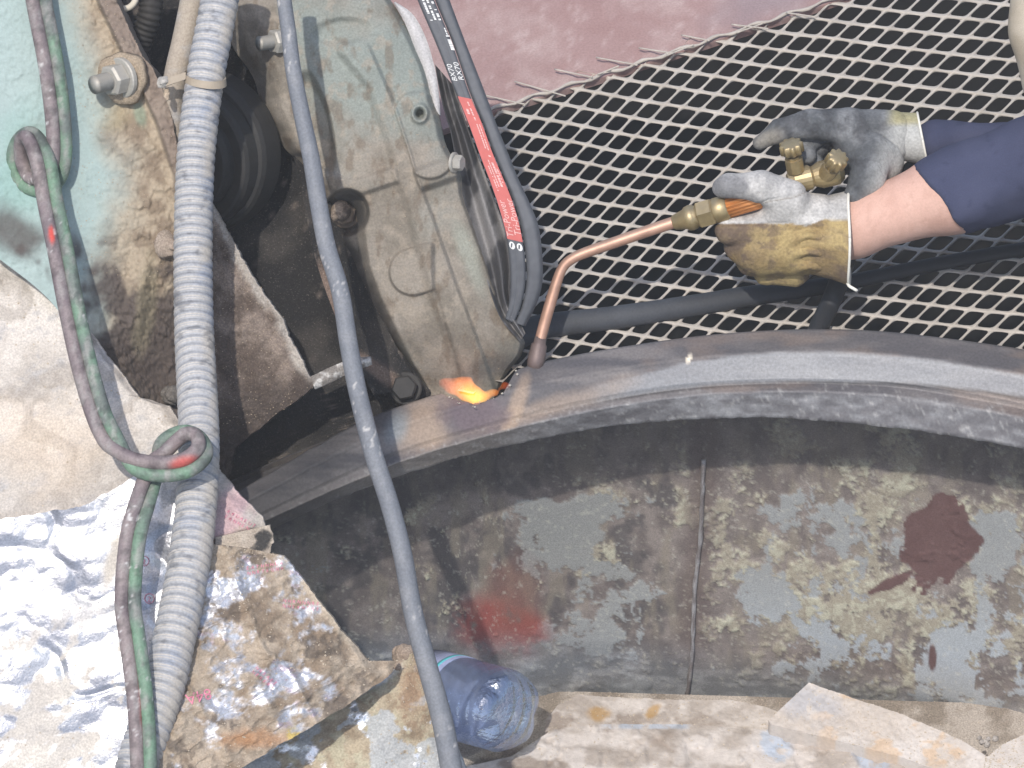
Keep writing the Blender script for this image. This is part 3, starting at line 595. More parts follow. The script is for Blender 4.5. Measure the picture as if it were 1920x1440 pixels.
def gp_col(px, py):
    n = fbm(px, py, 90, 5, 5); g = mix(C3(.30, .38, .36), C3(.36, .44, .42), n)
    g = mix(g, C3(.22, .38, .34), .6*blob(px, py, 40, 330, 60, 120, .3, .7, .4))
    edge = px-np.interp(py, [-60, 10, 95, 150, 235, 330, 470, 700], [105, 115, 150, 175, 185, 230, 190, 150])
    dust = sst(-45, 60, edge+70*(fbm(px, py, 80, 8, 5)-.5))
    d = mix(C3(.22, .17, .12), C3(.36, .295, .215), sst(.35, .65, fbm(px, py, 30, 11, 5))); d = mix(d, C3(.36, .30, .18), .5*blob(px, py, 205, 215, 40, 30, 0, .6))
    d = mix(d, C3(.20, .155, .13), .7*sst(0, 8, px-np.interp(py, [-60, 10, 95, 150, 235, 330, 800], [150, 182, 222, 252, 290, 322, 330]))*sst(420, 300, py))
    c = mix(g, d, dust); c = mix(c, C3(.07, .055, .05), .9*sst(.42, .62, fbm(px, py, 70, 14, 4)+.5*sst(430, 720, py)*sst(110, 240, px)-.12)*sst(400, 480, py))
    c = mix(c, C3(.30, .26, .17), .5*blob(px, py, 275, 560, 18, 90, .12, .5)); c = mix(c, C3(.08, .06, .055), .8*blob(px, py, 20, 430, 60, 40, .7, .5, .4))
    c = mix(c, C3(.22, .30, .22), .6*blob(px, py, 262, 215, 10, 22, -.2, .5)); return c
gp = thing('machine_guard', P(120, 300, .1), 'turquoise painted machine guard panel caked with brown dust at top left', 'machine guard')
par(sheet('panel', GL, GR, 190, 360, gp_t, M['guard'], .17, gp_col, jit=3, jl=0), gp)
par(lathe('seat_ring', Q(232, 145, 262), Q(226, 147, 275), [(0, .036), (.7, .034), (1, .026), (1, .02)], M['dirt'], 28, colf=lambda x, y: mix(C3(.26, .20, .14), C3(.42, .34, .25), fbm(x, y, 12, 3)), mod=lambda a, s: 1+.06*np.sin(a*3+1)+.04*np.sin(a*7)), gp)
bolt(gp, (226, 146, 274), (-.62, .17, .55), 29, m='zinc')
par(lump('caked_dirt', (312, 458, 232), 24, M['dirt'], None, 6, lambda x, y, z: mix(C3(.28, .22, .18), C3(.42, .35, .28), fbm(x, y, 10, 3))), gp)
par(lump('caked_dirt', (322, 742, 150), 20, M['dirt'], None, 9, lambda x, y, z: mix(C3(.10, .09, .08), C3(.22, .2, .18), fbm(x, y, 10, 3))), gp)
# ------------------------------------------------------------------ dirty bracket plate right of the conduit
def br_col(px, py):
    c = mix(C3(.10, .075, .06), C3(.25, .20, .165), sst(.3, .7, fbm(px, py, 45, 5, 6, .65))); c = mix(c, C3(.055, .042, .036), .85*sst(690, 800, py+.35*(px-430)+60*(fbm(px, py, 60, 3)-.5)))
    ed = np.interp(py, [390, 520, 600, 670, 722], [402, 470, 530, 560, 588])-px; c = mix(c, C3(.46, .42, .37), sst(22, 4, ed+26*(fbm(px, py, 22, 9)-.5))*sst(730, 690, py)*.75); return c
bk = thing('bracket_plate', P(450, 640, 0), 'rough brown dirt-caked bracket plate beside the grey conduit', 'bracket')
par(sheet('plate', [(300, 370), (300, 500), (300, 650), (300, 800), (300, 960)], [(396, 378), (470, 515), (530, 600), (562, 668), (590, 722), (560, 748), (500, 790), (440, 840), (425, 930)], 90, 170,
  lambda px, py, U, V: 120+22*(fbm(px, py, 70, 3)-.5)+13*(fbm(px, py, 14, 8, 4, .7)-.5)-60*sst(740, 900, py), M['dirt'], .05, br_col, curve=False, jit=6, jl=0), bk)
par(sheet('ledge', [(582, 706), (620, 688), (662, 672), (694, 668)], [(590, 730), (622, 716), (662, 696), (696, 684)], 12, 60, lambda px, py, U, V: 116+8*np.sin(U*3.1)+8*(fbm(px, py, 9, 4, 3)-.5), M['dirt'], .05,
  lambda px, py: mix(C3(.22, .20, .18), C3(.50, .48, .45), sst(.4, .6, fbm(px, py, 12, 4))), jit=1), bk)
# ------------------------------------------------------------------ dark-coloured shell for the machine frame behind everything on the left, shaft flanges
def dk_col(px, py): return mix(mix(C3(.018, .017, .017), C3(.045, .04, .036), sst(.4, .7, fbm(px, py, 60, 4, 5))), C3(.22, .18, .15), .5*sst(.66, .74, fbm(px, py, 9, 8, 3))*sst(.5, .6, fbm(px, py, 80, 2)))
fr_ = sheet('machine_frame', [(-40, -60), (-40, 300), (-40, 700), (-40, 1100)], [(700, -60), (740, 300), (760, 560), (810, 742), (560, 850), (420, 960)], 90, 120,
  lambda px, py, U, V: -70+20*(fbm(px, py, 90, 3)-.5)+4*fbm(px, py, 14, 5, 3), M['dirt'], .12, dk_col, curve=False)
tag(fr_, 'black greasy machine frame in the shadow behind the conduit', 'machine frame')
ds = thing('shaft_flange', P(350, 250, -.02), 'dark stepped shaft flange in the recess behind the conduit', 'flange')
for k, (cx_, cy_, r, t0, t1) in enumerate([(352, 290, 150, -40, 10), (345, 300, 128, 0, 40), (338, 305, 92, 30, 70), (330, 310, 58, 60, 95)]):
    A = Q(cx_+40, cy_-10, t0); B = Q(cx_+6, cy_, t1+10)
    par(lathe('flange_step', A, B, [(0, r*PXM*1.03), (.8, r*PXM*1.03), (.94, r*PXM), (1, r*PXM*.96), (1, .01)], M['dark'], 56, smooth=False), ds)
par(lathe('flange_bolt', Q(452, 272, 20), Q(462, 268, 60), [(0, .011), (.9, .011), (1, .008)], M['rusty'], 6, smooth=False), ds)
par(sheet('web', [(470, 60), (520, 200), (560, 330), (590, 480), (640, 620), (700, 740)], [(560, 60), (590, 200), (630, 330), (690, 460), (720, 600), (790, 730)], 20, 80,
  lambda px, py, U, V: -10-30*U+14*fbm(px, py, 50, 3)+4*fbm(px, py, 10, 3), M['dirt'], .04, lambda px, py: mix(dk_col(px, py), C3(.24, .17, .13), .7*blob(px, py, 622, 560, 20, 70, -.3, .5)+.6*blob(px, py, 700, 690, 60, 12, .6, .5)+.5*blob(px, py, 680, 440, 30, 24, 0, .5))), ds)
# odds and ends in the top left gap
hs = tube('ribbed_hose', spl([tuple(Q(285, -30, 60)), tuple(Q(282, 20, 70)), tuple(Q(270, 60, 60)), tuple(Q(250, 110, 40))], 60), .016+.0012*np.sin(np.arange(60)*1.6), M['dark'], 14)
tag(hs, 'short dark ribbed hose in the gap at the top left', 'hose')
wc = tube('pale_cable', spl([tuple(Q(205, -14, 90)), tuple(Q(216, 12, 92)), tuple(Q(236, 16, 95)), tuple(Q(252, 4, 92)), tuple(Q(262, -30, 80))], 30), .0045, mat_plain('dusty_cream_plastic', (.62, .56, .45), .7), 8)
tag(wc, 'small cream cable loop at the top edge above the bolt', 'cable')
# ------------------------------------------------------------------ smooth pipe and corrugated conduit with its tie
def dust_tube(base, dust, amt=.5, sc=30):
    return lambda px, py, s, a: mix(mix(base*.85, base*1.15, fbm(px, py, 40, 3)), dust, amt*sst(.4, .65, fbm(px, py, sc, 7, 5)+.18*np.cos(a)))
sp_ = tube('smooth_conduit', spl([tuple(Q(366, -60, 255)), tuple(Q(360, 0, 255)), tuple(Q(346, 70, 250)), tuple(Q(330, 140, 245)), tuple(Q(322, 200, 230)), tuple(Q(325, 300, 200))], 60), 22*PXM, M['casting'], 24, colf=dust_tube(C3(.40, .38, .36), C3(.36, .30, .23), .85))
tag(sp_, 'smooth dusty conduit pipe behind the corrugated one at the top', 'pipe')
CP = [(424, -70, 300), (412, 0, 300), (399, 70, 300), (387, 133, 300), (373, 233, 302), (365, 333, 300), (362, 480, 300), (364, 620, 305), (370, 740, 350), (373, 820, 385), (371, 900, 415), (361, 1012, 445), (342, 1125, 475), (326, 1200, 495), (308, 1280, 512), (286, 1350, 525), (262, 1425, 535), (244, 1500, 540)]
cp = spl([tuple(Q(*c)) for c in CP], 1500); arc = np.concatenate([[0], np.cumsum(np.linalg.norm(np.diff(cp, axis=0), axis=1))])
pitch = 17.6*PXM; ca = np.cos(np.linspace(0, 2*np.pi, 40, endpoint=False)); ph = ((arc[:, None]+11*PXM*ca[None, :])/pitch) % 1; rr_ = np.interp(np.linspace(0, 1, 1500), [0, .3, .6, 1], [34.5, 35, 37, 39.5])[:, None]*PXM
rib = np.exp(-((ph-.28)/.07)**2)+np.exp(-((ph-.55)/.07)**2)*.85
groove = np.exp(-((ph-.95)/.09)**2)+np.exp(-((ph+.05)/.09)**2)
def con_col(px, py, s, a):
    f = np.concatenate([rib.ravel(), [0, 0]]); g2_ = np.concatenate([groove.ravel(), [0, 0]]); u = sst(.3, .62, fbm(px, py, 60, 5, 5)+.22*np.cos(a-.8)+.12*sst(380, 820, py)*sst(860, 780, py)-.10*sst(850, 950, py))
    c = mix(C3(.26, .285, .34), C3(.32, .345, .40), fbm(px, py, 90, 3)); c = mix(c, C3(.44, .41, .36), u*.4); c = mix(c, C3(.56, .50, .42), f*.7*sst(.25, .6, fbm(px, py, 25, 9)+.15)); c = mix(c, C3(.13, .14, .16), g2_*.45)
    c = mix(c, C3(.50, .44, .36), .55*sst(.55, .7, fbm(px, py, 45, 14, 5))*sst(330, 420, px+0*py)*0+.6*sst(-.2, -.8, np.sin(a))*sst(.35, .6, fbm(px, py, 40, 2)))
    return mix(c, C3(.10, .10, .11), .5*sst(.68, .74, fbm(px, py, 16, 6, 3)))
cd_ = tube('corrugated_conduit', cp, rr_*(1+.026*rib-.06*groove), M['rubber'], 40, colf=con_col)
tag(cd_, 'grey corrugated flexible conduit running from top to bottom left', 'conduit')
# cable tie
tie = thing('cable_tie', Q(388, 150, 300), 'dusty cable tie holding the grey corrugated conduit to the guard', 'cable tie')
cc = np.array([387, 152]); a = np.linspace(0, 2*np.pi, 40)
tp = np.array([Q(385+39*math.cos(q)-1, 148+11*math.sin(q)+(5*math.cos(q)), 300+39*math.sin(q)) for q in a])
def ribbon(name, pts, wd, th, mat, wdir):
    p = np.asarray(pts); wdir = np.asarray(wdir, float)/np.linalg.norm(wdir); T, N_, B_ = frames(p); out = np.cross(T, wdir); out /= np.linalg.norm(out, axis=1)[:, None]
    n = len(p); V2 = np.stack([p-wdir*wd/2-out*th/2, p+wdir*wd/2-out*th/2, p+wdir*wd/2+out*th/2, p-wdir*wd/2+out*th/2], 1); idx = np.arange(n*4).reshape(n, 4); j = np.roll(idx, -1, 1)
    F2 = [list(q) for q in np.stack([idx[:-1].ravel(), j[:-1].ravel(), j[1:].ravel(), idx[1:].ravel()], 1)]+[list(idx[0][::-1]), list(idx[-1])]
    return mk(name, V2.reshape(-1, 3), F2, mat, None, False, face='out')
tm = mat_plain('dusty_tie', (.33, .27, .20), .85, 0, .3, 60, .5, 500, dust=.4)
par(ribbon('strap', tp, 14*PXM, 3*PXM, tm, UP-.1*RT), tie)
tl = np.array([Q(x, y, z) for x, y, z in spl([(348, 142, 320), (330, 148, 322), (312, 155, 318), (302, 158, 312)], 12)])
par(ribbon('tail', tl, 13*PXM, 5*PXM, tm, UP), tie)
par(lump('head', (305, 153, 315), 11, M['dirt'], None, 5, lambda x, y, z: mix(C3(.35, .33, .3), C3(.5, .47, .42), fbm(x, y, 8, 3))), tie)
par(lump('caked_dirt', (313, 176, 306), 9, M['dirt'], None, 8, lambda x, y, z: mix(C3(.35, .28, .2), C3(.5, .4, .3), fbm(x, y, 8, 3)), (.7, 1.3, .8)), tie)
# ------------------------------------------------------------------ grey cable
GC = [(528, -60, 330), (533, 0, 330), (541, 60, 330), (550, 133, 330), (566, 215, 330), (584, 300, 330), (597, 380, 330), (613, 463, 330), (638, 547, 330), (654, 647, 330), (672, 740, 330), (700, 850, 330), (731, 947, 330), (755, 1040, 330), (775, 1150, 325), (803, 1255, 320), (829, 1350, 315), (846, 1440, 315), (856, 1500, 315)]
gc = tube('grey_cable', spl([tuple(Q(*c)) for c in GC], 400), np.interp(np.linspace(0, 1, 400), [0, .25, .5, .75, 1], [13, 16, 17, 17.5, 20.5])*PXM, M['rubber'], 24,
  colf=lambda px, py, s, a: mix(mix(C3(.15, .16, .18), C3(.195, .205, .225), fbm(px, py, 60, 3)), C3(.50, .48, .46), np.clip(.8*sst(.69, .75, fbm(px*3, py, 16, 7, 3))*sst(.5, .62, fbm(px, py, 130, 2))+.12*sst(.4, .8, fbm(px, py, 30, 9, 4)), 0, 1)))
tag(gc, 'thin plain grey rubber cable hanging in front of the gear housing and ring', 'cable')
# ------------------------------------------------------------------ twin welding hose with two loops
TW = [(68, -60, 380, 13, 0, -2), (73, 0, 380, 13, 0, -2), (98, 133, 380, 13, 0, -3), (111, 250, 376, 12.5, 0, -4), (107, 318, 368, 12, 3, -4), (82, 345, 345, 6, 10, -4), (48, 338, 325, -8, 9, -8), (32, 300, 325, -10, 2, -10), (38, 262, 345, -2, -2, -13), (58, 256, 372, 6, -5, -11), (80, 300, 398, 13, -2, -4), (95, 380, 404, 13, -2, -2), (112, 460, 404, 13, -2, -1), (139, 600, 402, 13, -2, 0), (165, 710, 402, 12, -4, 0), (195, 800, 404, 11, -7, 0), (238, 862, 410, 7, 9, 0), (289, 879, 418, 2, 13, 0), (345, 874, 424, 4, 13, -2), (378, 848, 420, 9, 9, -6), (372, 820, 408, 4, 2, -12), (345, 812, 398, -2, -3, -13), (310, 836, 388, -8, -6, -10), (288, 880, 384, 9, 6, -10), (268, 940, 392, 12, 5, -4), (249, 1012, 396, 13, 2, 0), (240, 1125, 396, 12.5, -1, 0), (249, 1200, 398, 12.5, -2, 0), (259, 1275, 400, 12.5, -1, 0), (266, 1350, 400, 12.5, 0, 0), (270, 1440, 400, 12.5, 0, 0), (271, 1510, 400, 12.5, 0, 0)]
tw = spl(TW, 640); th_ = thing('twin_welding_hose', Q(150, 600, 380), 'looped twin welding hose with one brown and one green line at far left', 'hose')
tw[:, 2] += np.interp(tw[:, 1], [-60, 380, 520, 640, 800, 900, 1010, 1200, 1500], [-75, -75, -10, 25, 70, 95, 130, 165, 200]); c = tw[:, :3]; o = tw[:, 3:]; o = o/np.linalg.norm(o, axis=1)[:, None]*12.0
A_ = c-o; B_ = c+o
def hose_col(b1, b2, red):
    def f(px, py, s, a):
        k = mix(b1, b2, sst(.3, .7, fbm(px, py, 50, 4, 5))); k = mix(k, C3(.62, .60, .58), .8*sst(.70, .76, fbm(px*2.5, py, 12, 9, 3))*sst(.45, .55, fbm(px, py, 80, 5)))
        k = mix(k, C3(.30, .28, .265), .55*sst(.5, .7, fbm(px*1.6, py*.8, 20, 13, 5))); k = k*(1-.35*sst(.55, .7, fbm(px, py, 14, 2, 4)))[..., None]
        if red: k = mix(k, C3(.55, .06, .04), np.clip(.9*blob(px, py, 97, 440, 6, 17, -.1, .4)+.7*blob(px, py, 345, 868, 30, 12, -.3, .6)+.6*blob(px, py, 268, 1300, 7, 60, -.05, .5), 0, 1))
        return k
    return f
par(tube('brown_line', Q(A_[:, 0], A_[:, 1], A_[:, 2]), 13*PXM, M['rubber'], 18, colf=hose_col(C3(.17, .135, .14), C3(.25, .205, .20), True)), th_)
par(tube('green_line', Q(B_[:, 0], B_[:, 1], B_[:, 2]), 12.5*PXM, M['rubber'], 18, colf=hose_col(C3(.13, .15, .135), C3(.15, .25, .17), False)), th_)
# ------------------------------------------------------------------ insulation wraps (foil and dusty paper)
def crum(px, py, s, sc=70, a=10): return a*(rid(px, py, sc, s, 4)-.6)+a*.55*(rid(px+py*.4, py-px*.3, sc*.42, s+3, 3)-.6)
def base_t(px, py):                           # big pipe under the wrap: rises to a crest, then falls away to the right
    crest = 305-.10*(py-900); x = px-crest
    return 335+np.where(x < 0, .14*np.maximum(x, -320), -.0007*x*x-.05*x)*1.0+.30*(py-900)
# A upper dusty wrap
def wa_col(px, py):
    c = mix(C3(.46, .415, .365), C3(.58, .53, .475), sst(.3, .7, fbm(px, py, 90, 3, 5))); c = mix(c, C3(.36, .35, .35), .55*sst(.57, .7, fbm(px-py, py*1.6+px, 50, 8, 6, .65)))
    c = mix(c, C3(.34, .30, .26), .55*sst(.78, .9, rid(px+.5*py, py-.4*px, 130, 6, 4))+.3*sst(.55, .7, fbm(px, py, 34, 12, 5))); c = mix(c, C3(.66, .52, .38), .35*blob(px, py, 100, 830, 120, 80, 0, .6)); return mix(c, C3(.60, .34, .38), .5*blob(px, py, 430, 960, 34, 60, .5, .5, .5, 3, 20))
wa = sheet('paper_wrap', [(-60, 380), (-60, 500), (-60, 700), (-60, 900), (-60, 1030)], [(20, 432), (100, 530), (190, 650), (262, 745), (318, 762), (345, 800), (410, 880), (445, 920), (492, 968), (500, 992), (470, 1000), (420, 1018), (380, 1060)], 130, 220,
  lambda px, py, U, V: base_t(px, py)+16+crum(px, py, 2, 120, 13)+8*np.maximum(rid(px+.5*py, py-.4*px, 130, 6, 4)-.8, 0)*3+2.4*fbm(px, py, 9, 4, 3)-14*sst(.93, 1, U), M['foil'], .02, wa_col,
  lambda px, py: 0*px, curve=False, jit=5, jl=0)
tag(wa, 'cream dusty insulation wrap with a torn edge at middle left', 'insulation wrap')
# B bright crumpled foil
def wb_col(px, py): 
    c = mix(C3(.50, .50, .52), C3(.66, .655, .65), sst(.3, .7, fbm(px, py, 60, 3, 5))); c = mix(c, C3(.50, .43, .33), .8*wb_d(px, py)); return c
def wb_d(px, py): return np.clip(sst(.60, .68, fbm(px+py*.6, py, 50, 9, 5)+.10*sst(1250, 1400, py))*sst(1050, 1250, py)*.7+.8*blob(px, py, 215, 1045, 14, 50, .3, .5, .4, 2, 20), 0, 1)
wb = sheet('foil_sheet', [(-60, 990), (-60, 1100), (-60, 1250), (-60, 1400), (-60, 1520)], [(380, 870), (392, 1000), (385, 1120), (372, 1260), (360, 1520)], 170, 230,
  lambda px, py, U, V: base_t(px, py)+23+14*crease(px, py, 110, 5)+6*crease(px, py, 44, 8)+.7*crease(px, py, 18, 3)+.8*fbm(px, py, 9, 3)+9*np.maximum(rid(px*.8+py*.5, py*.9-px*.4, 150, 12, 2)-.86, 0)*4, M['foil'], .01, wb_col, lambda px, py: .78*(1-wb_d(px, py)), curve=False, jit=0, js=3, toprow=lambda x: 22*(fbm(x, x*0, 60, 4, 5, .6)-.5)+26*np.sin(x/70.)*sst(0, 200, x))
tag(wb, 'bright crumpled aluminium foil sheet at the bottom left corner', 'foil')
# C dirty foil mass right of the conduit
def wc_d(px, py):
    return 1-np.clip(.95*sst(.52, .66, fbm(px+py*.5, py*1.2-px*.3, 90, 7, 6, .7)-.10*(crease(px, py, 42, 3)-.4)-.10*(crease(px, py, 105, 6)-.4)+.10*blob(px, py, 430, 1300, 130, 60, .4, .7)+.09*blob(px, py, 510, 1070, 70, 40, .4, .7)+.07*blob(px, py, 400, 1100, 50, 70, 0, .7)-.10*sst(560, 680, px)-.12*sst(1330, 1400, py)), 0, 1)
def wc_col(px, py):
    d = mix(C3(.22, .165, .115), C3(.39, .32, .245), sst(.3, .7, fbm(px, py, 36, 11, 6, .6))); d = mix(d, C3(.42, .20, .08), .6*blob(px, py, 480, 1385, 60, 18, 0, .6, .5, 3, 30)); d = mix(d, C3(.10, .08, .065), .7*sst(.60, .68, fbm(px, py, 44, 2, 5)))
    d = mix(d, C3(.60, .45, .12), .8*blob(px, py, 552, 1378, 11, 14, 0, .4)); f = mix(C3(.50, .50, .53), C3(.80, .80, .83), sst(.35, .65, fbm(px*1.3, py*.8, 18, 5, 4)))
    f = mix(f, C3(.60, .28, .34), .3*sst(.56, .62, fbm(px, py*2, 26, 5, 4))*sst(.52, .58, fbm(px, py, 90, 8)))
    d = mix(d, C3(.50, .42, .32), .8*sst(20, 0, np.interp(py, [1040, 1080, 1180, 1240], [530, 560, 640, 690])-px)*sst(1250, 1200, py))
    return mix(f, d, wc_d(px, py))
wc2 = sheet('dirty_foil_wrap', [(350, 1015), (330, 1100), (310, 1200), (290, 1300), (270, 1400), (260, 1520)], [(470, 1030), (532, 1042), (562, 1080), (600, 1130), (640, 1180), (690, 1238), (720, 1256), (745, 1238), (735, 1262), (640, 1330), (520, 1400), (400, 1470), (380, 1520)], 190, 260,
  lambda px, py, U, V: base_t(px, py)+34+24*crease(px, py, 105, 6)+9*crease(px, py, 42, 3)+3.5*crease(px, py, 17, 9)+4*np.maximum(rid(px*.5-py*.35, py+px*.6, 30, 5, 3)-.8, 0)*5+10*np.maximum(rid(px*1.1-py*.7, py*.5+px*.7, 110, 14, 2)-.85, 0)*4+1.5*fbm(px, py, 7, 4, 3), M['foil'], .03, wc_col, lambda px, py: .72*(1-wc_d(px, py)), curve=False, jit=5, jl=0)
tag(wc2, 'brown mud-smeared foil wrap with silver tears beside the conduit', 'foil wrap')
# torn flap with dark hole
fl = sheet('torn_flap', [(400, 1008), (400, 1030), (402, 1052)], [(505, 985), (511, 1012), (505, 1036)], 40, 20, lambda px, py, U, V: base_t(px, py)+30+8*fbm(px, py, 30, 3)+12*U, M['dirt'], .012,
  lambda px, py: mix(mix(C3(.34, .28, .22), C3(.52, .45, .37), fbm(px, py, 20, 4)), C3(.03, .03, .03), .95*blob(px, py, 492, 1012, 13, 24, .5, .3, .8, 3, 14)), jit=9)
tag(fl, 'small torn brown flap between the paper wrap and dirty foil', 'torn wrap')
# D lower foil piece
def wd_d(px, py): return 1-np.clip(.95*sst(22, 8, pl(px, py, [(380, 1450), (480, 1390), (600, 1330), (690, 1275), (760, 1235)])+16*(fbm(px, py, 30, 3)-.5))*sst(770, 700, px)+.9*sst(.60, .66, fbm(px, py, 50, 8, 6, .7)-.12*(crease(px, py, 34, 4)-.4)+.05*sst(700, 600, px)), 0, 1)
def wd_col(px, py):
    d = mix(C3(.24, .18, .12), C3(.42, .35, .25), sst(.3, .7, fbm(px, py, 30, 4, 6, .6))); d = mix(d, C3(.45, .42, .30), .6*sst(.52, .62, fbm(px, py, 18, 12, 4)));
    d = mix(d, C3(.42, .43, .43), .9*sst(.55, .60, fbm(px, py, 46, 15, 5)+.12*sst(1320, 1420, py)*sst(700, 780, px))); d = mix(d, C3(.34, .22, .14), .6*blob(px, py, 775, 1290, 30, 60, 0, .5)); return mix(C3(.80, .82, .86)*np.ones(px.shape+(3,)), d, wd_d(px, py))
wd = sheet('lower_foil_wrap', [(745, 1235), (640, 1305), (520, 1375), (400, 1440), (300, 1520)], [(782, 1222), (800, 1262), (818, 1320), (845, 1372), (905, 1520)], 150, 150,
  lambda px, py, U, V: 250+30*np.sin(np.clip(U*1.4, 0, 1)*math.pi*.5)-.0008*(px-560)**2*sst(560, 700, px)+16*crease(px, py, 90, 2)+6*crease(px, py, 34, 4)+2.5*fbm(px, py, 8, 3, 3), M['foil'], .05, wd_col, lambda px, py: .9*(1-wd_d(px, py)), curve=False, jit=2)
tag(wd, 'mottled grey-brown foil wrap at the bottom left of the bottle', 'foil wrap')
dn = thing('dirt_mound', Q(762, 1230, 60), 'small brown clod of dirt at the tip of the lower foil wrap', 'dirt clod')
for k, q in enumerate([(758, 1232, 230, 24), (778, 1252, 232, 18), (748, 1252, 238, 16), (788, 1258, 244, 8)]):
    par(lump('clod', q[:3], q[3], M['dirt'], None, 3+k, lambda x, y, z: mix(C3(.22, .16, .12), C3(.42, .34, .27), fbm(x, y, 14, 3))), dn)
# print on the foil
def ftext(txt, x, y, ang, size, t, root, mat='pink'):
    c, s = math.cos(ang), math.sin(ang)
    text_mesh(txt, M[mat], 'print', lambda a, b: Q(x+a*c+b*s, y+a*s-b*c, t(x+a*c+b*s, y+a*s-b*c)), size, root)
tB = lambda x, y: base_t(x, y)+44+0*x
ftext('84A', 394, 1290, math.radians(165), 30, lambda x, y: near_t(wc2, x, y)+1.5, wc2)
for (x, y) in ((157, 973), (270, 1052), (280, 1122)):
    a = np.linspace(0, 2*np.pi, 26); ob_ = wb if y > 1000 else wa; X_, Y_ = x+9*np.cos(a), y+9*np.sin(a); tube('print_ring', Q(X_, Y_, near_t(ob_, X_, Y_)+1), .0005, M['pink'], 5, ob_)
    ftext('2', x-4, y+6, 0, 14, lambda X, Y: near_t(ob_, X, Y)+1.2, ob_)
rr = random.Random(5)
for (x0, y0, an, n_) in ((425, 960, .5, 7), (462, 1068, -.15, 8), (530, 1128, .1, 8), (478, 1252, .7, 6)):   # broken lines of red lettering
    for k in range(n_):
        for m_ in (0, 1): ftext(rr.choice('AEHNRSTU4'), x0+k*9*math.cos(an)-m_*10*math.sin(an), y0+k*9*math.sin(an)+m_*10*math.cos(an), an+.2, 9, lambda X, Y: near_t(wc2 if y0 > 1000 else wa, X, Y)+1.0, wc2 if y0 > 1000 else wa)
# ------------------------------------------------------------------ bottom slabs and ground inside the tank
ZF = -0.70
def gl(name, L, R, nu, nv, zf, mat, colf, thick, label, cat, jit=3, curve=False):
    l = (spl if curve else lin)(L, nv); r = (spl if curve else lin)(R, nv)
    if jit:
        k = np.arange(nv); l[:, 1] += (fbm(k, k*0, 6, 3, 4, .7)-.5)*jit*2; r[:, 1] += (fbm(k, k*0, 6, 4, 4, .7)-.5)*jit
    u = np.linspace(0, 1, nu)[None, :, None]; g = l[:, None]*(1-u)+r[:, None]*u; x, y = g[..., 0], g[..., 1]
    o = solid(name, PZ(x, y, zf(x, y)), mat, thick, (0, 0, -1), None, colf); return tag(o, label, cat, 'slabs on the tank floor') if label else struct(o)
def sand(px, py):
    c = mix(C3(.38, .33, .285), C3(.55, .50, .455), sst(.35, .62, fbm(px, py*1.8, 60, 4, 6, .6))); c = mix(c, C3(.24, .19, .15), .75*sst(.56, .66, fbm(px, py*1.6, 70, 10, 5)-.04*sst(1300, 1600, px))*sst(1500, 1100, px)); c = mix(c, C3(.40, .24, .08), .8*(blob(px, py, 1122, 1338, 22, 12, 0, .5, .5, 3, 20)+blob(px, py, 1225, 1334, 18, 9, -.8, .4, .4, 3, 20))); return c
def sand2(px, py):
    c = sand(px, py); b = np.clip(blob(px, py, 1450, 1398, 36, 28, .4, .25, .4, 6, 40)+blob(px, py, 1632, 1415, 40, 30, .7, .3, .4, 6, 40)+sst(7, 4, np.abs(py-1361+(px-1200)*.01))*sst(1120, 1140, px)*sst(1300, 1280, px)*.9+sst(6, 2, np.abs(py-1384-(px-1540)*.2))*sst(1540, 1600, px)*.8, 0, 1)
    return mix(c, C3(.38, .44, .52), b*.75*sst(.3, .5, fbm(px, py, 14, 5, 4)))
def slabc(px, py):
    c = mix(C3(.50, .44, .385), C3(.58, .53, .485), sst(.3, .7, fbm(px, py, 60, 5, 5))); c = mix(c, C3(.40, .39, .40), .85*blob(px, py, 1520, 1320, 60, 32, .3, .5, .6, 4, 40)*sst(.35, .55, fbm(px, py, 18, 9, 4)+.12)); c = mix(c, C3(.56, .40, .26), .7*sst(.55, .65, fbm(px, py*1.5, 55, 13, 5))*sst(1480, 1600, px)); return c
gl('tank_floor', [(850, 1290), (700, 1600)], [(2250, 1330), (2250, 1640)], 220, 60, lambda x, y: ZF-.03+.010*fbm(x, y, 60, 3)+.003*fbm(x, y, 10, 5), M['dirt'], lambda a, b: mix(C3(.25, .21, .17), C3(.42, .37, .32), sst(.35, .6, fbm(a, b, 40, 4, 5))), .03, None, None, 0)
gl('dusty_slab', [(1024, 1350), (1045, 1322), (1085, 1302), (1160, 1308), (1270, 1312), (1370, 1312), (1440, 1326), (1480, 1344)], [(1020, 1372), (1050, 1366), (1100, 1364), (1180, 1364), (1280, 1362), (1370, 1364), (1430, 1368), (1478, 1372)], 26, 170, lambda x, y: ZF+.035+.012*fbm(x, y, 60, 3, 5)+.002*fbm(x, y, 9, 4), M['slab'], sand, .06, 'low cream dusty slab against the tank wall right of the bottle', 'slab', 3)
gl('dirt_bed', [(860, 1440), (960, 1418), (1035, 1368), (1120, 1358), (1300, 1358), (1440, 1368), (1560, 1388), (1700, 1422), (1800, 1460)], [(860, 1560), (960, 1560), (1035, 1560), (1120, 1560), (1300, 1560), (1440, 1560), (1560, 1560), (1700, 1560), (1800, 1560)], 60, 220, lambda x, y: ZF+.045+.014*fbm(x, y, 70, 7, 6, .6)+.006*sst(.5, .6, fbm(x, y, 40, 4, 5)), M['slab'], sand2, .08, 'broad whitish crusted slab with blue patches along the bottom edge', 'slab', 1.5)
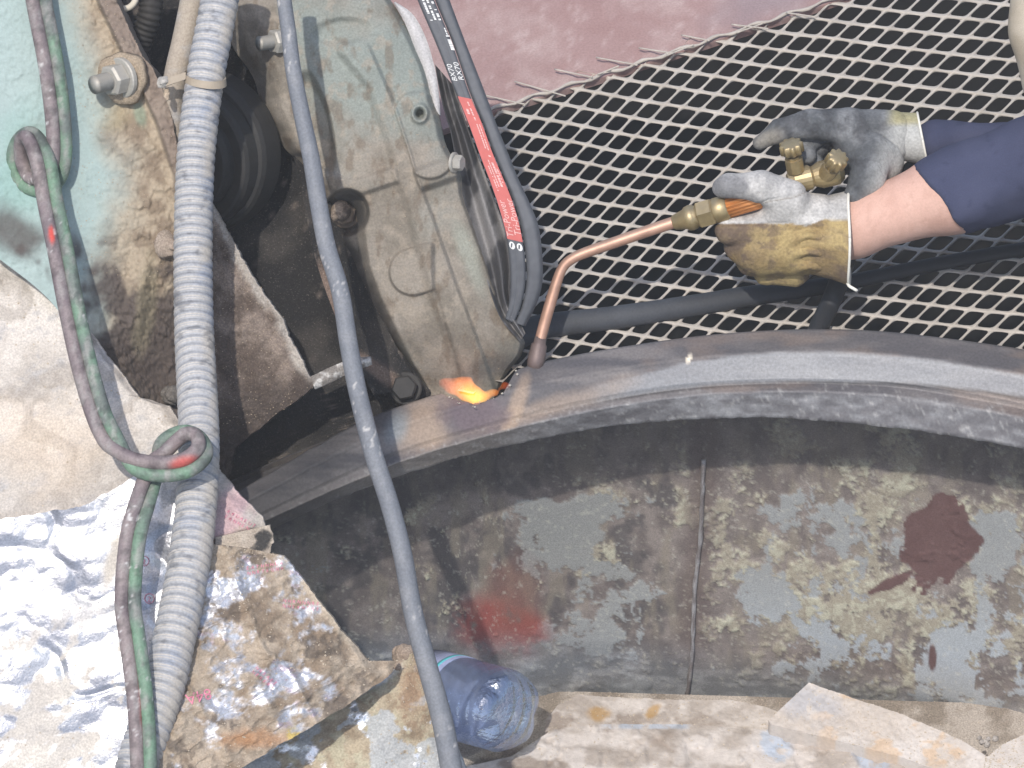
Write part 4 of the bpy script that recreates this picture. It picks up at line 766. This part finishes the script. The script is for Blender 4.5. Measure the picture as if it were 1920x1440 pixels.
gl('tilted_slab', [(1517, 1280), (1560, 1295), (1600, 1309), (1682, 1336), (1740, 1360), (1800, 1386), (1860, 1424), (1900, 1470)], [(1441, 1350), (1445, 1358), (1470, 1364), (1535, 1380), (1600, 1396), (1691, 1420), (1745, 1440), (1770, 1475)], 60, 170, lambda x, y: ZF+.065+.00012*(1450-y)+.010*fbm(x, y, 45, 3, 5)+.002*fbm(x, y, 8, 4), M['slab'], slabc, .07, 'pointed cream slab with a grey patch leaning near the lower right corner', 'slab', 2.5)
gl('corner_slab', [(1850, 1420), (1880, 1395), (1930, 1372), (2050, 1360)], [(1830, 1520), (1880, 1520), (1930, 1520), (2050, 1520)], 30, 50, lambda x, y: ZF+.075+.006*fbm(x, y, 40, 3), M['slab'], slabc, .08, 'cream slab cut off by the lower right corner of the frame', 'slab', 3)
lr = thing('loose_stone', PZ(1875, 1400, ZF), 'small loose grey stones beside the lower right slab', 'stone')
for k in range(9):
    x = 1848+random.gauss(8, 26); y = 1396+.25*(x-1856)+random.gauss(0, 9); p0 = PZ(x, y, ZF+.06); _, _, t_ = proj(p0); par(lump('stone', (x, y, float(t_)), random.uniform(4, 9), M['dirt'], None, k, lambda X, Y, Z: mix(C3(.3, .27, .24), C3(.5, .46, .42), fbm(X, Y, 8, 3))), lr)
# ------------------------------------------------------------------ water bottle lying with its base to the camera
pet = bpy.data.materials.new('blue_pet'); pet.use_nodes = True; nt = pet.node_tree; nt.nodes.clear(); L = nt.links.new
o_ = N(nt, 'ShaderNodeOutputMaterial'); tr_ = N(nt, 'ShaderNodeBsdfTransparent'); tr_.inputs[0].default_value = (.90, .95, .98, 1); gs = N(nt, 'ShaderNodeBsdfGlossy'); gs.inputs['Roughness'].default_value = .07; gs.inputs[0].default_value = (.9, .95, 1, 1)
lw = N(nt, 'ShaderNodeLayerWeight'); lw.inputs[0].default_value = .35; mp = N(nt, 'ShaderNodeMapRange'); mp.inputs[3].default_value = .24; mp.inputs[4].default_value = .75; L(lw.outputs['Fresnel'], mp.inputs[0])
nz_ = N(nt, 'ShaderNodeTexNoise'); nz_.inputs['Scale'].default_value = 38; nz_.inputs['Detail'].default_value = 2; bp_ = N(nt, 'ShaderNodeBump'); bp_.inputs['Strength'].default_value = .35; bp_.inputs['Distance'].default_value = .004; L(nz_.outputs[0], bp_.inputs['Height']); L(bp_.outputs[0], gs.inputs['Normal'])
ms = N(nt, 'ShaderNodeMixShader'); L(mp.outputs[0], ms.inputs[0]); L(tr_.outputs[0], ms.inputs[1]); L(gs.outputs[0], ms.inputs[2]); L(ms.outputs[0], o_.inputs[0])
bt = thing('water_bottle', Q(930, 1340, 60), 'clear blue plastic water bottle lying beside the grey cable', 'bottle')
bc = np.array([963, 1337, -405.]); bx = np.array([-.60, -.16, -.74]); bx /= np.linalg.norm(bx); Lb = 330
R = 84*PXM; s_ = np.linspace(0, 1, 90)
def bprof(s):
    r = np.interp(s, [0, .012, .035, .08, .70, .85, .93, 1.0], [.60, .74, .88, .985, 1.0, .6, .28, .24])
    r = r-.035*np.exp(-((s-.12)/.010)**2)-.035*np.exp(-((s-.20)/.010)**2)-.03*np.exp(-((s-.29)/.012)**2); return r*R
prof_ = [(-.002, .002), (.010, R*.25), (.004, R*.45)]+[(s, bprof(s)) for s in s_]
petal = lambda a, s: 1+(.30*np.abs(np.cos(a*2.5))-.20)*(1-min(max(s, 0)/.10, 1))
body_ = lathe('bottle_body', Q(*bc), Q(*(bc+bx*Lb)), prof_, pet, 60, mod=petal); par(body_, bt)
wat = mat_plain('bottle_print', (.30, .34, .52), .35, 0, .5, 50, .1)
par(lathe('bottle_label', Q(*(bc+bx*Lb*.48)), Q(*(bc+bx*Lb*.74)), [(0, R*.99), (0, R*1.012), (1, R*1.012), (1, R*.99)], wat, 60), bt)
cy_ = mat_plain('cyan_print', (.12, .55, .62), .4)
par(lathe('label_band', Q(*(bc+bx*Lb*.52)), Q(*(bc+bx*Lb*.55)), [(0, R*1.0), (0, R*1.016), (1, R*1.016), (1, R*1.0)], cy_, 60), bt)
par(lathe('bottle_cap', Q(*(bc+bx*Lb*1.0)), Q(*(bc+bx*Lb*1.07)), [(0, R*.27), (.9, R*.27), (1, R*.24)], mat_plain('white_plastic', (.7, .72, .75), .4), 30), bt)
# ------------------------------------------------------------------ torch
TOFF = -150.0
tor = thing('cutting_torch', Q(1250, 420, 150), 'brass and copper heating torch with a bent neck held over the ring', 'torch')
NK = [(1003, 684, 110), (1009, 655, 112), (1016, 625, 114), (1030, 575, 118), (1047, 520, 122), (1058, 498, 124), (1075, 484, 126), (1100, 473, 128), (1160, 452, 132), (1215, 433, 136), (1266, 416, 140)]
nk = spl(NK, 90); par(tube('neck_tube', Q(nk[:, 0], nk[:, 1], nk[:, 2]), np.interp(np.linspace(0, 1, 90), [0, .3, .45, .6, 1], [10.5, 11, 9.5, 10.5, 11.5])*PXM, M['copper'], 18), tor)
tipm = mat_plain('scorched_tip', (.16, .12, .11), .55, .3, .4, 100, .4, 400)
par(lathe('nozzle_tip', Q(1002, 692, 109), Q(1014, 632, 113), [(0, 9*PXM), (.05, 15*PXM), (.3, 16.5*PXM), (.75, 15*PXM), (.8, 12*PXM), (1, 11*PXM)], tipm, 20), tor)
ax0 = np.array([1262, 418, 139.]); ax1 = np.array([1372, 386, 168.])
par(lathe('brass_fitting', Q(*ax0), Q(*ax1), [(0, 12*PXM), (.02, 14*PXM), (.2, 19*PXM), (.24, 23*PXM), (.31, 24.5*PXM), (.37, 23*PXM), (.39, 20.5*PXM), (.44, 20.5*PXM)], M['brass'], 28), tor)
par(lathe('hex_nut', Q(*(ax0+(ax1-ax0)*.43)), Q(*(ax0+(ax1-ax0)*.70)), [(0, 23*PXM), (.1, 25.5*PXM), (.9, 25.5*PXM), (1, 23*PXM)], M['brass'], 24, mod=lambda a, s: .93/np.cos((a % (math.pi/3))-math.pi/6), smooth=False), tor)
par(lathe('collar', Q(*(ax0+(ax1-ax0)*.69)), Q(*(ax0+(ax1-ax0)*.94)), [(0, 22*PXM), (.1, 24*PXM), (.85, 24*PXM), (.9, 22*PXM), (1, 22*PXM)], M['brass'], 28), tor)
hd0 = ax0+(ax1-ax0)*.92; hd1 = np.array([1478, 354, 185.])
par(lathe('ribbed_handle', Q(*hd0), Q(*hd1), [(0, 20*PXM), (.5, 20*PXM), (1, 20*PXM)], M['copper2'], 64, mod=lambda a, s: 1+.06*np.cos(a*16)), tor)
par(lathe('valve_body', Q(1478, 342, 150), Q(1580, 318, 140), [(0, 16*PXM), (.1, 22*PXM), (.4, 24*PXM), (.45, 19*PXM), (.6, 26*PXM), (.9, 26*PXM), (1, 18*PXM)], M['brass'], 20, smooth=False), tor)
knob = lambda a, s: 1+.11*np.cos(a*9)
for nm, a, b_, r in (('stem', (1493, 335, 150), (1486, 292, 178), 13), ('stem', (1545, 330, 150), (1566, 306, 190), 13), ('packing_nut', (1492, 320, 160), (1488, 297, 175), 17), ('packing_nut', (1549, 326, 158), (1560, 313, 180), 17)):
    par(lathe(nm, Q(*a), Q(*b_), [(0, r*PXM), (1, r*PXM)], M['brass'], 12, smooth=False), tor)
par(lathe('valve_knob', Q(1486, 287, 180), Q(1482, 268, 192), [(0, 15*PXM), (.1, 21*PXM), (.9, 21*PXM), (1, 18*PXM), (1, 8*PXM)], M['brass'], 48, mod=knob), tor)
par(lathe('valve_knob', Q(1563, 309, 190), Q(1573, 294, 212), [(0, 15*PXM), (.1, 19*PXM), (.9, 19*PXM), (1, 16*PXM), (1, 7*PXM)], M['brass'], 48, mod=knob), tor)
TOFF = 0.0
# hoses to the torch
hcol = lambda px, py, s, a: mix(C3(.018, .019, .022), C3(.06, .065, .075), fbm(px, py, 60, 3)*sst(1550, 1150, px))  # shade painted into the rubber: bluish at left, black to the right
h1 = spl([(x, y, -(720-y)-38) for x, y in ((960, 640), (1010, 614), (1150, 596), (1300, 573), (1400, 556), (1500, 543), (1600, 527), (1700, 506), (1800, 487), (1930, 466), (2100, 450))], 120)
tag(tube('long_black_hose', Q(h1[:, 0], h1[:, 1], h1[:, 2]), np.interp(np.linspace(0, 1, 120), [0, .4, .6, 1], [25, 20, 14, 14])*PXM, M['rubber'], 18, colf=hcol, squash=.6), 'long flat black hose lying across the mesh under the glove', 'hose')
h2 = spl([(1590, 470, -60), (1572, 530, -150), (1556, 570, -168), (1538, 608, -142), (1522, 650, -112), (1505, 700, -90)], 40)
tag(tube('short_black_hose', Q(h2[:, 0], h2[:, 1], h2[:, 2]), 19*PXM, M['rubber'], 18, colf=hcol), 'short black hose dropping from the lower glove behind the ring edge', 'hose')
TOFF = -150.0
# ------------------------------------------------------------------ worker
wk = thing('person', Q(1900, 400, 0), 'worker in navy shirt and leather gloves holding the torch with both hands', 'person')
def skin_col(x, y, z): return mix(mix(C3(.52, .31, .245), C3(.62, .40, .32), fbm(x, y, 40, 3)), C3(.42, .24, .18), .35*sst(.5, .7, fbm(x*2, y*.7, 12, 8, 3)))
def bodyf(X):
    d = cap(X, (1500, 440, 130), (1600, 430, 130), 40, 50); d = smin(d, cap(X, (1590, 428, 130), (1790, 358, 150), 53, 72), 30); d = smin(d, cap(X, (1790, 358, 150), (2060, 250, 190), 72, 62), 40)
    d = smin(d, cap(X, (2060, 250, 190), (2330, 60, 120), 62, 85), 40)
    e = cap(X, (1620, 250, 60), (1760, 276, 40), 34, 30); e = smin(e, cap(X, (1760, 276, 40), (2050, 300, -20), 32, 50), 30); e = smin(e, cap(X, (2050, 300, -20), (2350, 160, -120), 55, 80), 40)
    d = smin(d, e, 6); d = smin(d, cap(X, (2380, 40, -60), (2480, 420, -60), 170, 150, (1, 1, .8)), 60); d = smin(d, cap(X, (2350, 0, 0), (2280, -90, 60), 75, 70), 40)
    h = cap(X, (2240, -150, 90), (2225, -190, 110), 105, 112, (.85, 1, .9)); h = smin(h, cap(X, (2150, -120, 150), (2170, -160, 140), 14, 16), 20)
    return smin(d, h, 30)
par(sdf('body', bodyf, (1480, -340, -260), (2700, 640, 330), 9, M['skin'], None, skin_col), wk)
# hair cap
par(sdf('hair', lambda X: np.maximum(cap(X, (2250, -175, 85), (2240, -205, 100), 110, 112, (.87, 1, .92)), 0*X[0]+(X[1]+.4*(X[0]-2240)+160)*-1*-1-10), (2100, -360, -40), (2400, -40, 240), 9, M['cloth'], None, lambda x, y, z: np.ones(x.shape+(3,))*C3(.09, .06, .04)), wk)
def shirtf(X):
    d = cap(X, (1765, 370, 150), (2060, 262, 195), 84, 96); d = np.maximum(d, -(X[0]-1752-(X[1]-370)*.82-10*np.sin((X[1]-300)/40)))
    # torn flat cuff opening
    d = smin(d, cap(X, (2060, 262, 195), (2340, 60, 110), 96, 118), 30)
    e = cap(X, (1758, 268, 44), (2050, 300, -20), 46, 62); e = smin(e, cap(X, (2050, 300, -20), (2350, 160, -120), 66, 110), 30)
    d = smin(d, e, 8); d = smin(d, cap(X, (2380, 40, -60), (2480, 420, -60), 190, 172, (1, 1, .82)), 60)
    return d+3*np.sin(X[0]/23+X[1]/31)*np.sin(X[1]/47-X[2]/37)+9*(rid(X[0]*.9+X[1]*.6, X[1]-X[2]*.4, 85, 4, 3)-.6)
def shirt_col(x, y, z): return mix(mix(C3(.042, .048, .088), C3(.07, .077, .13), fbm(x, y, 70, 3)), C3(.035, .04, .075), .5*sst(.76, .80, fbm(x, y, 16, 8, 2)))
sh = sdf('shirt', shirtf, (1640, -200, -300), (2720, 660, 340), 7, M['cloth'], None, shirt_col); par(sh, wk)
def trf(X): 
    return smin(cap(X, (1992, -220, 330), (1996, 60, 340), 99, 101, (1, 1, .8)), cap(X, (1996, 60, 340), (2060, 340, 280), 98, 100, (1, 1, .8)), 20)+2.2*np.sin(X[1]/26+X[0]/14)
par(sdf('trousers', lambda X: smin(trf(X), cap(X, (2060, 340, 280), (2430, 560, 20), 100, 150, (1, 1, .8)), 30), (1860, -340, -160), (2640, 760, 460), 9, M['cloth'], None, lambda x, y, z: mix(C3(.38, .32, .24), C3(.52, .46, .37), sst(.3, .7, fbm(x, y, 60, 3, 5)))), wk)
# right glove (lower): fist round the handle
def dirtc(x, y): return sst(.42, .66, fbm(x, y, 42, 6, 5))
def g1f(X):
    d = cap(X, (1432, 452, 120), (1520, 448, 128), 66, 66, (1, 1, .95))           # back of the hand
    d = smin(d, cap(X, (1470, 395, 165), (1530, 410, 150), 42, 46), 26)          # heel of the palm
    d = smin(d, cap(X, (1500, 440, 135), (1560, 442, 132), 62, 70), 22)          # wrist
    # thumb: three joints over the handle
    th = smin(cap(X, (1480, 372, 190), (1428, 350, 205), 36, 30), cap(X, (1428, 350, 205), (1366, 348, 196), 29, 22), 9)
    th = smin(th, cap(X, (1366, 348, 196), (1354, 352, 186), 22, 19), 8); d = smin(d, th, 16)
    # four fingers curl under and behind the handle
    for k, (fx, fy, fz, r) in enumerate([(1362, 432, 150, 25), (1380, 462, 122, 26), (1402, 490, 100, 25), (1432, 510, 84, 23)]):
        f = smin(cap(X, (fx+58, fy-2, fz+8), (fx+6, fy, fz), r+7, r), cap(X, (fx+6, fy, fz), (fx+4, fy-38, fz-52), r, r-2), 9)
        f = smin(f, cap(X, (fx+4, fy-38, fz-52), (fx+38, fy-70, fz-40), r-2, r-5), 8); d = smin(d, f, 7)
    # handle cavity
    d = np.maximum(d, -cap(X, (1330, 398, 172), (1440, 366, 160), 22, 20)) if True else d
    return d
def g1disp(p):
    x, y = p[:, 0], p[:, 1]; wv = np.exp(-((x-1518)/22)**2)*sst(412, 430, y)*sst(530, 490, y)
    d = wv*8*np.sin((y+.35*(x-1518)*np.sign(1518-x)*.8)/4.6)+3.0*(rid(x*.6, y*1.6, 40, 7, 3)-.6)*sst(420, 440, y)+1.6*(fbm(x, y, 18, 4)-.5)
    d = d-3.2*np.exp(-(np.abs(y-np.interp(x, [1350, 1486, 1512, 1545, 1600], [420, 419, 424, 411, 410]))/2.6)**2)*(p[:, 2] > 100)
    return d-2.5*np.exp(-(pl(x, y, [(1415, 386), (1440, 376), (1490, 368), (1525, 352)])/2.4)**2)*(p[:, 2] > 120)
def g1col(x, y, z):
    sy = np.interp(x, [1350, 1486, 1512, 1545, 1600], [420, 419, 424, 411, 410]); dn_ = dirtc(x, y)
    g = mix(C3(.46, .445, .42), C3(.58, .56, .53), sst(.3, .6, fbm(x, y, 50, 4))); g = mix(g, C3(.17, .17, .175), np.clip(.9*blob(x, y, 1362, 350, 36, 24, 0, .6, .4, 4, 30)+.25*dn_+.22*sst(.55, .7, fbm(x, y, 16, 12, 4)), 0, .9))
    g = mix(g, C3(.20, .18, .15), .8*np.exp(-(pl(x, y, [(1415, 388), (1440, 378), (1490, 370), (1525, 354)])/1.6)**2))
    ye = mix(C3(.27, .19, .085), C3(.38, .285, .13), sst(.3, .7, fbm(x, y, 40, 9))); ye = mix(ye, C3(.14, .10, .07), np.clip(.6*sst(.52, .68, fbm(x, y*1.4, 18, 12, 4))+.85*sst(1470, 1370, x+.5*(y-450))*sst(.25, .6, fbm(x, y, 40, 6)+.15)+.5*dn_*sst(450, 520, y), 0, 1))
    return mix(g, ye, sst(-1, 1, y-sy)*1.0)
gv1 = sdf('glove', g1f, (1318, 300, 0), (1590, 548, 245), 3.2, M['leather'], None, g1col, disp=g1disp); par(gv1, wk); gv1['label'] = 'grey and yellow leather glove gripping the torch handle'
# flared cuff of the right glove
a = np.linspace(0, 2*np.pi, 72, endpoint=False)
def cuff_ring(x, cy, cz, ry, rz, tilt=0): return np.stack([x+tilt*np.sin(a)*ry/80, cy+np.sin(a)*ry, cz+np.cos(a)*rz], 1)
def cuff(name, rings, mat, colf, root):
    n = len(rings); V2 = np.vstack(rings); idx = np.arange(n*72).reshape(n, 72); j = np.roll(idx, -1, 1); F2 = np.stack([idx[:-1].ravel(), j[:-1].ravel(), j[1:].ravel(), idx[1:].ravel()], 1)
    return par(mk(name, Q(V2[:, 0], V2[:, 1], V2[:, 2]), F2, mat, None, True, colf(V2[:, 0], V2[:, 1], V2[:, 2]), 0.0), root)
def wob(r, k): r = r.copy(); r[:, 0] += 1.5*np.sin(a*3+k); r[:, 2] += 3*np.sin(a*5+k); return r
rg = [cuff_ring(x, cy, 132, ry, rz) for x, cy, ry, rz in ((1500, 442, 66, 64), (1516, 442, 70, 66), (1530, 443, 73, 68), (1545, 444, 76, 72), (1560, 444, 80, 76), (1578, 445, 85, 80), (1590, 446, 89, 83))]
rg += [cuff_ring(x, 446, 132, ry, rz) for x, ry, rz in ((1593, 90, 84), (1592, 86, 80), (1575, 80, 74), (1550, 72, 66))]
rg = [wob(r, i*.2) for i, r in enumerate(rg)]
for r in rg[:6]: r[:, 2] += 4*np.sin((r[:, 1])/5.5)*np.exp(-((r[:, 0]-1520)/16)**2)*(r[:, 1] > 420)
cuff('glove_cuff', rg, M['leather'], g1col, wk)
e = rg[6].copy(); e = np.vstack([e, e[:1]]); par(tube('cuff_piping', Q(e[:, 0]+2, e[:, 1], e[:, 2]), 2.6*PXM, M['thread'], 8), wk)
tl = spl([(1588, 528, 150), (1592, 536, 165), (1600, 541, 170), (1607, 545, 168)], 10); par(tube('cuff_piping', Q(tl[:, 0], tl[:, 1], tl[:, 2]), 3*PXM, M['thread'], 8), wk)
st = spl([(1421, 384, 212), (1440, 376, 216), (1462, 371, 222), (1490, 364, 214), (1520, 354, 196)], 30)
# left glove (upper), dark grey
def g2f(X):
    d = cap(X, (1600, 246, 96), (1668, 250, 70), 44, 46, (1, .95, 1)); d = smin(d, cap(X, (1610, 290, 96), (1650, 300, 90), 44, 46), 24)
    # index finger, straight towards the left
    f = smin(cap(X, (1592, 236, 108), (1520, 232, 130), 33, 27), cap(X, (1520, 232, 130), (1462, 246, 142), 26, 22), 9); f = smin(f, cap(X, (1462, 246, 142), (1424, 268, 142), 21, 13), 8); d = smin(d, f, 12)
    # middle, ring and little finger curl down round the valves
    for k, (y, z) in enumerate([(240, 84), (256, 56), (272, 30)]):
        f = smin(cap(X, (1600, y+6, z+4), (1540+6*k, y+2, z+2), 27, 24), cap(X, (1540+6*k, y+2, z+2), (1508+12*k, y+34, z+16), 23, 20), 8); f = smin(f, cap(X, (1508+12*k, y+34, z+16), (1514+14*k, y+52, z+44), 20, 16), 7); d = smin(d, f, 6)
    # thumb down behind the valve knob
    th = smin(cap(X, (1636, 290, 120), (1626, 334, 150), 40, 34), cap(X, (1626, 334, 150), (1606, 366, 150), 32, 24), 10); return smin(d, th, 12)
def g2col(x, y, z):
    g = mix(C3(.085, .09, .095), C3(.19, .195, .20), sst(.3, .65, fbm(x, y, 50, 4, 5)+.25*sst(1560, 1680, x)-.05)); g = mix(g, C3(.05, .05, .055), .6*sst(.5, .68, fbm(x, y, 22, 12, 4))); g = mix(g, C3(.28, .25, .20), .6*blob(x, y, 1440, 262, 26, 16, -.4, .6)); g = mix(g, C3(.50, .50, .47), .8*sst(1640, 1700, x+.3*(y-240)))
    return mix(g, C3(.38, .335, .16), sst(1655, 1685, x)*sst(240, 226, y+.02*(x-1700))*.8)
def g2disp(p): x, y = p[:, 0], p[:, 1]; return 1.8*(fbm(x, y, 20, 4)-.5)+2.4*(rid(x, y, 40, 9, 3)-.6)-2.6*np.exp(-(pl(x, y, [(1598, 262), (1606, 246), (1622, 241), (1650, 248), (1685, 275), (1700, 300)])/2.2)**2)
gv2 = sdf('glove', g2f, (1395, 180, -10), (1730, 400, 215), 3.2, M['leather'], None, g2col, disp=g2disp); par(gv2, wk); gv2['label'] = 'dark grey leather glove reaching over the brass valve knobs'
rg = []
for k, (s, rr) in enumerate(((0, 46), (.3, 47), (.6, 47), (.85, 49), (1, 51), (1.02, 48), (.6, 42))):
    cx_ = 1650+s*80; cy_ = 250+s*12; rg.append(np.stack([cx_+np.sin(a)*10+6*np.cos(a)*0, cy_+np.sin(a)*rr, 70-s*20+np.cos(a)*rr], 1))
cuff('glove_cuff', rg, M['leather'], g2col, wk)
e = rg[4]; e = np.vstack([e, e[:1]]); par(tube('cuff_piping', Q(e[:, 0], e[:, 1], e[:, 2]), 2.2*PXM, M['thread'], 8), wk)
TOFF = 0.0
# ------------------------------------------------------------------ flame in the notch
fm = bpy.data.materials.new('flame'); fm.use_nodes = True; nt = fm.node_tree; nt.nodes.clear(); L = nt.links.new
out = N(nt, 'ShaderNodeOutputMaterial'); em = N(nt, 'ShaderNodeEmission'); L(em.outputs[0], out.inputs['Volume'])
at = N(nt, 'ShaderNodeTexCoord'); nz = N(nt, 'ShaderNodeTexNoise'); nz.inputs['Scale'].default_value = 45; nz.inputs['Detail'].default_value = 3; L(at.outputs['Object'], nz.inputs['Vector'])
fc = Q(893, 746, 20); vm = N(nt, 'ShaderNodeVectorMath', operation='DISTANCE'); L(at.outputs['Object'], vm.inputs[0]); vm.inputs[1].default_value = tuple(fc)
sb_ = N(nt, 'ShaderNodeMath', operation='MULTIPLY_ADD'); L(nz.outputs[0], sb_.inputs[0]); sb_.inputs[1].default_value = .05; L(vm.outputs['Value'], sb_.inputs[2])
mr = N(nt, 'ShaderNodeMapRange'); mr.inputs[1].default_value = .02; mr.inputs[2].default_value = .082; mr.inputs[3].default_value = 1; mr.inputs[4].default_value = 0; L(sb_.outputs[0], mr.inputs[0])
cr = N(nt, 'ShaderNodeValToRGB'); cr.color_ramp.elements[0].color = (1, .12, .005, 1); cr.color_ramp.elements[1].color = (1, .52, .06, 1); cr.color_ramp.elements[0].position = .15; L(mr.outputs[0], cr.inputs[0]); L(cr.outputs[0], em.inputs[0])
pw = N(nt, 'ShaderNodeMath', operation='MULTIPLY_ADD'); L(mr.outputs[0], pw.inputs[0]); pw.inputs[1].default_value = 80; pw.inputs[2].default_value = 4; L(pw.outputs[0], em.inputs[1])
def flf(X):
    d = cap(X, (836, 721, 24), (890, 741, 24), 12, 17); d = smin(d, cap(X, (893, 744, 20), (925, 736, 15), 12, 7), 8); d = smin(d, cap(X, (845, 716, 28), (878, 719, 26), 8, 13), 8); d = smin(d, cap(X, (936, 728, 8), (948, 722, 5), 5, 7), 6)
    return d+3*np.sin(X[0]/7)*np.sin(X[1]/5+X[2]/8)
fl_ = sdf('flame', flf, (815, 695, -20), (970, 775, 55), 2, fm); tag(fl_, 'orange and yellow flame licking through the notch cut in the ring', 'flame')
# sanity: apply nothing else

# ------------------------------------------------------------------ crumbs of dirt and sand lying about
def crumbs(obs, n, seed, rng=(.8, 2.4)):
    R_ = np.random.RandomState(seed); V2 = []; F2 = []
    for ob, (x0, y0, x1, y1), m_ in obs:
        k_ = len(ob.data.vertices); v = np.empty(k_*3); ob.data.vertices.foreach_get('co', v); v = v.reshape(-1, 3)
        px, py, _ = proj(v); ok = np.where((px > x0) & (px < x1) & (py > y0) & (py < y1))[0]
        for i in R_.choice(ok, m_):
            r_ = R_.uniform(*rng)**1.5*PXM*.6; c = v[i]+R_.uniform(-2, 2, 3)*PXM*[1, .3, .3]; b0 = len(V2)
            q = np.array([[1, 0, 0], [-1, 0, 0], [0, 1, 0], [0, -1, 0], [0, 0, 1], [0, 0, -1]])*r_*R_.uniform(.6, 1.4, (6, 1)); V2 += list(c+q)
            F2 += [[b0+a, b0+b, b0+d] for a, b, d in ((0, 2, 4), (2, 1, 4), (1, 3, 4), (3, 0, 4), (2, 0, 5), (1, 2, 5), (3, 1, 5), (0, 3, 5))]
    return V2, F2
sl_obs = [o for o in bpy.data.objects if o.name in ('dusty_slab', 'dirt_bed', 'tilted_slab', 'corner_slab', 'tank_floor')]
V2, F2 = crumbs([(o, (950, 1280, 1930, 1450), 420) for o in sl_obs]+[(wc2, (350, 1020, 760, 1440), 900), (wd, (400, 1220, 900, 1440), 500), (wa, (0, 420, 500, 1000), 260), (wb, (0, 1100, 350, 1440), 60)], 0, 3)
o = mk('sand_grit', V2, F2, mat_plain('sand_grit', (.46, .39, .30), .95, 0, .5, 300), smooth=False); o['kind'] = 'stuff'
panel = [o for o in gp.children if o.name == 'panel'][0]; plate_ = [o for o in bk.children if o.name == 'plate'][0]
V2, F2 = crumbs([(panel, (110, 0, 340, 520), 900), (plate_, (400, 390, 600, 800), 600), (casing, (420, 0, 960, 700), 160)], 0, 8, (.7, 1.9))
o = mk('dried_dirt_grit', V2, F2, mat_plain('dirt_grit', (.36, .29, .21), .95, 0, .6, 300), smooth=False); o['kind'] = 'stuff'
# ------------------------------------------------------------------ thin dusty smoke in the air round the whole scene
x0, x1, y0_, y1_, z0_, z1_ = -7, 9, -7, 9, -2.0, 5.3
v = [(x, y, z) for x in (x0, x1) for y in (y0_, y1_) for z in (z0_, z1_)]
hz = mk('haze', v, [[0, 1, 3, 2], [4, 6, 7, 5], [0, 4, 5, 1], [2, 3, 7, 6], [0, 2, 6, 4], [1, 5, 7, 3]], None, smooth=False)
hm = bpy.data.materials.new('haze'); hm.use_nodes = True; hm.node_tree.nodes.clear()
pv = N(hm.node_tree, 'ShaderNodeVolumePrincipled'); pv.inputs['Density'].default_value = 0.0068; pv.inputs['Color'].default_value = (.9, .9, .9, 1)
oo = N(hm.node_tree, 'ShaderNodeOutputMaterial'); hm.node_tree.links.new(pv.outputs[0], oo.inputs['Volume']); hz.data.materials.append(hm); hz['kind'] = 'stuff'
